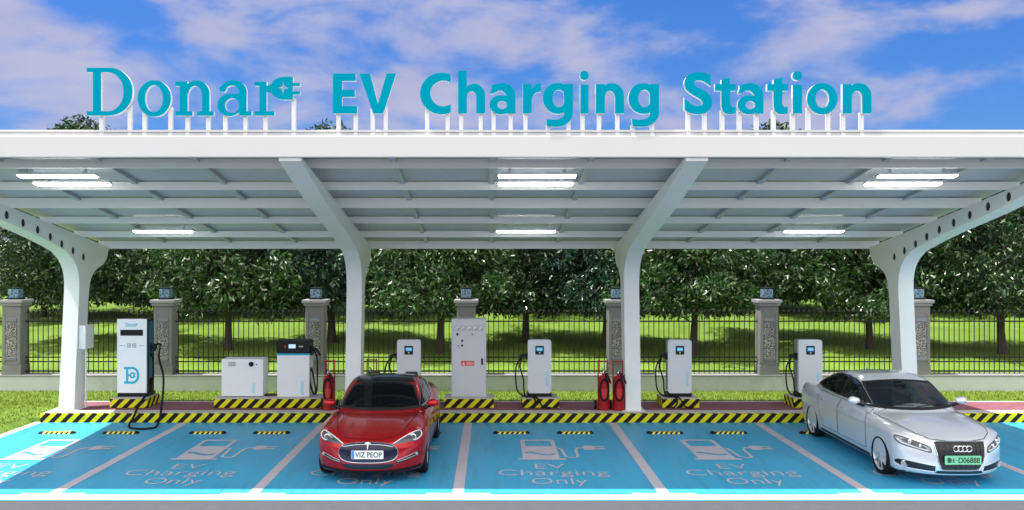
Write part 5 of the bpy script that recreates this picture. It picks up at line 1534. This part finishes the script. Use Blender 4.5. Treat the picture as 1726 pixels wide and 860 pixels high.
    # nose cone, emblem, plate
    gr = sm2([(-.48, .52), (-.44, .61), (-.30, .665), (0, .685), (.30, .665), (.44, .61), (.48, .52), (.43, .42), (.28, .375), (0, .365), (-.28, .375), (-.43, .42)], 4)
    g = B.patch('grille', 'front', gr, MT['grille_blue'], r, off=0.004, step=0.03)
    mb = MB(); B.rod(mb, 'front', gr, 0.0065, 0.006); 
    up = sm2([(-.40, .618), (-.2, .648), (0, .652), (.2, .648), (.40, .618)], 4, False); B.rod(mb, 'front', up, 0.005, 0.006, closed=False); mb.build('grille_frame', [MT['chrome']], g)
    p, n = B.at('front', 0, .635)
    Te = [(1, [(-.05, .035), (-.045, .05), (0, .062), (.045, .05), (.05, .035), (.02, .042), (.013, .035), (0, -.075), (-.013, .035), (-.02, .042)])]
    mb = MB(); mb.shape(shape2d(Te), 0, .012, 0, Matrix.Translation((p.x + .004, 0, p.z)) @ Matrix.Rotation(RAD(-18), 4, 'Y') @ FCAR); mb.build('emblem', [MT['chrome']], g)
    p, n = B.at('front', 0, .50)
    M, pl = plate_part(r, (p.x + .028, 0, .505), .52, .135, MT['plate_white'])
    mb = MB(); mb.shape(fit(text2d('VIZ PEOP', 0.012), -.195, .235, -.042, .042), .0005, .002, 0, M); mb.build('plate_text', [MT['black_print']], pl)
    mb = MB(); mb.prism(rect(-.255, -.062, -.21, .062), .0005, .0018, 0, M); mb.build('plate_band', [MT['plate_blue']], pl)
    lg = [(-.42, .335), (.42, .335), (.38, .27), (.25, .255), (-.25, .255), (-.38, .27)]
    B.patch('lower_intake', 'front', lg, MT['grille'], r, off=0.004, step=0.03)
    mb = MB(); B.line(mb, 'front', [(-.84, .235), (-.5, .215), (0, .205), (.5, .215), (.84, .235)], 0.05, 0.006); mb.build('splitter', [MT['black_plastic']], r)
red_car()

# ---------------- silver car
def silver_car():
    sp = dict(fa=1.55, ra=-1.55, wr=0.33, arch=0.38, nose=2.50, nose_a=0.40, nose_p=2.5, nose_z=0.50, nose_up=0.9, nose_dn=0.7, tail=-2.58, tail_a=0.26, tail_dn=0.30, clear=0.175, crown=0.05, wrap=0.20, taper=0.08, crease=0.012, crease_z=0.79,
              top=[(-2.9, .85), (-2.6, .98), (-2.4, 1.04), (-2.0, 1.05), (-1.2, 1.015), (0, .995), (.9, .975), (1.4, .935), (1.9, .875), (2.2, .815), (2.4, .745), (2.55, .65), (2.9, .5)],
              plan=[(-2.9, .70), (-2.5, .81), (-2.0, .885), (-1.5, .91), (-.5, .905), (.5, .905), (1.5, .905), (2.0, .885), (2.25, .85), (2.45, .79), (2.8, .6)],
              side=[(0, .90), (.2, .955), (.4, .985), (.62, 1.0), (.80, .99), (.93, .95), (1.05, .89), (1.5, .7)],
              roof=[(-2.8, .5), (-2.2, .90), (-1.85, 1.09), (-1.4, 1.31), (-1.0, 1.435), (-.5, 1.505), (-.1, 1.505), (.14, 1.465), (.36, 1.39), (.65, 1.235), (1.05, .995), (1.3, .83), (1.7, .5)],
              tumble=[(.5, .85), (.98, .83), (1.1, .79), (1.25, .725), (1.40, .65), (1.5, .57), (1.9, .3)],
              fender=[(-2.9, 0), (-2.2, .0), (-1.4, .02), (-.6, 0), (.7, .0), (1.3, .015), (1.9, .018), (2.2, .01), (2.6, 0)])
    B = Body(sp)
    r = empty('parked_car', (7.52, 16.25, 0.0085), RAD(-90))
    tag(r, 'pale silver sedan with green number plate parked nose out at the right end', 'car')
    paint = MT['silver_car']; glass = MT['car_glass_grey']
    ws = sm2([(-.79, 1.02), (-.42, .995), (0, .988), (.42, .995), (.79, 1.02)], 4, False) + sm2([(.745, 1.10), (.68, 1.25), (.615, 1.385)], 3, False) + sm2([(.33, 1.415), (0, 1.428), (-.33, 1.415)], 3, False) + sm2([(-.615, 1.385), (-.68, 1.25), (-.745, 1.10)], 3, False)
    g = B.patch('windscreen', 'front', ws, glass, r)
    B.patch('windscreen_border', 'front', ws, MT['gap'], g, off=0.006, holes=[[(a * .955, 1.20 + (c - 1.20) * (.90 if c > 1.20 else .80)) for a, c in ws]])
    mb = MB()
    for y0, y1 in ((.02, .56), (-.56, -.02)):
        B.rod(mb, 'front', sm2([(y0, 1.035), ((y0 + y1) / 2, 1.055), (y1, 1.055)], 4, False), 0.007, 0.012, closed=False)
    mb.build('wiper', [MT['black_plastic']], g)
    mb = MB(); p, n = B.at('front', 0, 1.36); mb.box(p.x - .02, p.x + .012, -.07, .07, p.z - .035, p.z + .02, 0, .01); mb.build('mirror_housing', [MT['black_plastic']], g)
    rw = [(-1.15, .52), (-1.12, 0), (-1.15, -.52), (-1.5, -.56), (-1.78, -.56), (-1.84, 0), (-1.78, .56), (-1.5, .56)]
    B.patch('rear_window', 'top', rw, glass, r)
    w_all = sm2([(.80, 1.055), (.50, 1.225), (.25, 1.345), (-.05, 1.41), (-.55, 1.425), (-1.0, 1.35), (-1.35, 1.21), (-1.60, 1.09)], 4, False) + sm2([(-1.3, 1.055), (-.5, 1.035), (.2, 1.03)], 4, False)
    up = np.array(sm2([(.78, 1.06), (.49, 1.215), (.25, 1.33), (-.05, 1.395), (-.55, 1.41), (-1.0, 1.335), (-1.35, 1.195), (-1.58, 1.09)], 8, False)); up = up[np.argsort(up[:, 0])]
    def pane(a, b):
        xs = np.linspace(b, a, 9)
        return [(x, 1.05 + 0.012 * abs(x + .2)) for x in xs[::-1]] + [(x, max(np.interp(x, up[:, 0], up[:, 1]), 1.062 + .012 * abs(x + .2))) for x in xs]
    panes = [pane(.74, -.22), pane(-.265, -1.08), pane(-1.11, -1.5)]
    B.windows = [('front', ws), ('top', rw)] + [(v, p) for v in ('left', 'right') for p in panes]
    B.mesh('body', paint, MT['arch'], r, MT['cabin_grey']); interior(r, MT['cabin_grey'], .46, MT['seat_grey'])
    for sg, v in ((1, 'left'), (-1, 'right')):
        fr = B.patch('window_frame', v, w_all, MT['gap'], r, off=0.002, holes=[[tuple(np.mean(p, 0) + (np.array(q) - np.mean(p, 0)) * .985) for q in p] for p in panes])
        mb = MB(); B.rod(mb, v, w_all, 0.008, 0.004); mb.build('window_trim', [MT['chrome']], fr)
        for p in panes: B.patch('side_window', v, p, glass, r, off=0.005)
        for d0, d1 in ((1.02, -.22), (-.24, -1.22)):
            zt = 1.0
            dl = [(d0, .36), (d0, .62), (d0 - .02, .82), (d0 - .14 if d0 > 0 else d0, zt), (d1, zt), (d1 + .01, .78), (d1 + (.0 if d0 > 0 else .10), .55), (d1 + (.02 if d0 > 0 else .28), .33), (d0 - .03, .33)]
            d = B.patch('door', v, dl, paint, r, off=0.0035)
            mb = MB(); B.line(mb, v, dl, 0.009, 0.0055, closed=True); mb.build('door_seam', [MT['gap']], d)
            hx = d1 + .14
            mb = MB(); B.rod(mb, v, [(hx, .855), (hx + .03, .862), (hx + .14, .862), (hx + .18, .855)], 0.013, 0.016, closed=False); mb.build('handle', [paint], d)
        mb = MB(); B.line(mb, v, [(-1.12, .245), (1.12, .235)], 0.05, 0.003); mb.build('sill_trim', [MT['black_plastic']], r)
        hl = sm2([(.85, .755), (.855, .69), (.80, .635), (.62, .590), (.475, .555), (.45, .57), (.475, .64), (.60, .69), (.74, .735)], 3); hl = hl if sg > 0 else mir(hl)
        h = B.patch('headlight', 'front', hl, MT['lens_light'], r, off=0.004, step=0.03)
        mb = MB(); B.line(mb, 'front', hl, 0.014, 0.006, closed=True); mb.build('headlight_seal', [MT['black_plastic']], h)
        dr = [(.49, .575), (.62, .605), (.79, .655), (.84, .71)]; dr = dr if sg > 0 else mir(dr)
        mb = MB(); B.rod(mb, 'front', dr, 0.009, 0.006, closed=False); mb.build('light_strip', [MT['drl']], h)
        iv = [(.50, .60), (.60, .685), (.74, .735), (.80, .70), (.70, .64), (.58, .60)]; iv = iv if sg > 0 else mir(iv)
        B.patch('lamp_bezel', 'front', iv, MT['lens'], h, off=0.007, step=0.03)
        for u, w_, rr in ((.70, .69, .043), (.585, .645, .034)):
            p, n = B.at('front', sg * u, w_)
            mb = MB(); mb.lathe([(rr, .004), (rr, .018), (rr * .8, .024), (rr * .7, .012), (rr * .3, .020)], 20, 0, Matrix.Translation(p) @ FCAR); mb.build('lamp_reflector', [MT['chrome']], h)
        vt = [(.375, .238), (.78, .262), (.852, .305), (.865, .355), (.835, .39), (.77, .392), (.385, .342)]; vt = vt if sg > 0 else mir(vt)
        vn = B.patch('bumper_vent', 'front', vt, MT['grille'], r, off=0.004, step=0.03)
        mb = MB()
        for k in range(4):
            q = [(.40, .262 + k * .016), (.69, .278 + k * .025)]; B.line(mb, 'front', q if sg > 0 else mir(q), 0.006, 0.006)
        mb.build('vent_slats', [MT['grille_slat']], vn)
        mb = MB(); B.rod(mb, 'front', vt, 0.008, 0.002); mb.build('vent_surround', [paint], vn)
        p, n = B.at('front', sg * .765, .318)
        yaw = Matrix.Translation(p) @ Matrix.Rotation(sg * RAD(28), 4, 'Z') @ FCAR
        mb = MB(); mb.lathe([(.058, -.012), (.058, .012), (.049, .018), (.045, .006)], 22, 0, yaw); mb.build('fog_ring', [MT['chrome']], vn)
        mb = MB(); mb.lathe([(.044, .004), (.028, .012), (.006, .016)], 18, 0, yaw); mb.build('fog_light', [MT['lens_light']], vn)
        mirror_part(r, B, sg, paint, .68, 1.105, .875)
        make_wheel(r, sp['fa'], sg * .795, sp['wr'], sp['wr'], 0.272, 10, sg, MT['alloy']); make_wheel(r, sp['ra'], sg * .795, sp['wr'], sp['wr'], 0.272, 10, sg, MT['alloy'])
        tl = [(.40, .82), (.78, .84), (.84, .92), (.72, .96), (.40, .94)]
        B.patch('tail_lamp', 'rear', tl if sg > 0 else mir(tl), MT['tail_red'], r)
    bn = sm2([(1.02, .765), (1.4, .745), (1.9, .68), (2.16, .60)], 4, False) + sm2([(2.33, .44), (2.40, .2), (2.41, 0), (2.40, -.2), (2.33, -.44)], 4, False) + sm2([(2.16, -.60), (1.9, -.68), (1.4, -.745), (1.02, -.765)], 4, False) + sm2([(.93, -.4), (.90, 0), (.93, .4)], 4, False)
    b = B.patch('bonnet', 'top', bn, paint, r, off=0.0035, step=0.05)
    mb = MB(); B.line(mb, 'top', bn, 0.010, 0.0055, closed=True); mb.build('bonnet_seam', [MT['gap']], b)
    gr = sm2([(-.405, .70), (-.36, .722), (0, .728), (.36, .722), (.405, .70), (.40, .64)], 2, False) + [(.345, .40), (.31, .305), (.28, .285), (-.28, .285), (-.31, .305), (-.345, .40)] + [(-.40, .64)]
    g = B.patch('grille', 'front', gr, MT['grille'], r, off=0.004, step=0.03)
    mb = MB()
    for k in range(-4, 5):
        y = k * .082; top = .705; bot = .295 if abs(y) < .3 else .295 + (abs(y) - .3) * 3.2
        B.rod(mb, 'front', [(y, top), (y * .96, bot)], 0.008, 0.006, closed=False)
    for z in (.62, .54, .36): B.line(mb, 'front', [(-.38 + (.64 - z) * .25, z), (.38 - (.64 - z) * .25, z)], 0.012, 0.006)
    mb.build('grille_slats', [MT['grille_slat']], g)
    mb = MB(); B.rod(mb, 'front', gr, 0.010, 0.006); mb.build('grille_frame', [MT['chrome']], g)
    p, n = B.at('front', 0, .625)
    mb = MB()
    for k in range(4):
        cy = (k - 1.5) * .068
        mb.tube([(p.x + .022 + .001 * k, cy + .045 * math.cos(a), .632 + .045 * math.sin(a)) for a in np.linspace(0, 2 * math.pi, 28, endpoint=False)], .0075, 8, closed=True)
    mb.build('emblem', [MT['chrome']], g)
    p, n = B.at('front', 0, .46)
    M, pl = plate_part(r, (p.x + .03, 0, .455), .58, .14, MT['plate_green'])
    mb = MB(); mb.shape(fit(text2d('\u9c81E', 0.012), -.26, -.13, -.043, .043), .0005, .002, 0, M); mb.shape(fit(text2d('D06888', 0.014), -.075, .265, -.045, .045), .0005, .002, 0, M)
    mb.prism(ell(-.10, 0, .008, .008, n=12), .0005, .002, 0, M); mb.build('plate_text', [MT['black_print']], pl)
    li = [(-.40, .235), (-.34, .262), (.34, .262), (.40, .235), (.36, .215), (-.36, .215)]
    B.patch('lower_intake', 'front', li, MT['grille'], r, off=0.004, step=0.03)
    mb = MB(); p, n = B.at('top', -1.0, 0); mb.prism([(0, 0), (.16, 0), (.02, .05), (0, .05)], -.012, .012, 0, Matrix(((1, 0, 0, p.x), (0, 0, -1, 0), (0, 1, 0, p.z), (0, 0, 0, 1)))); mb.build('aerial', [paint], r)
silver_car()
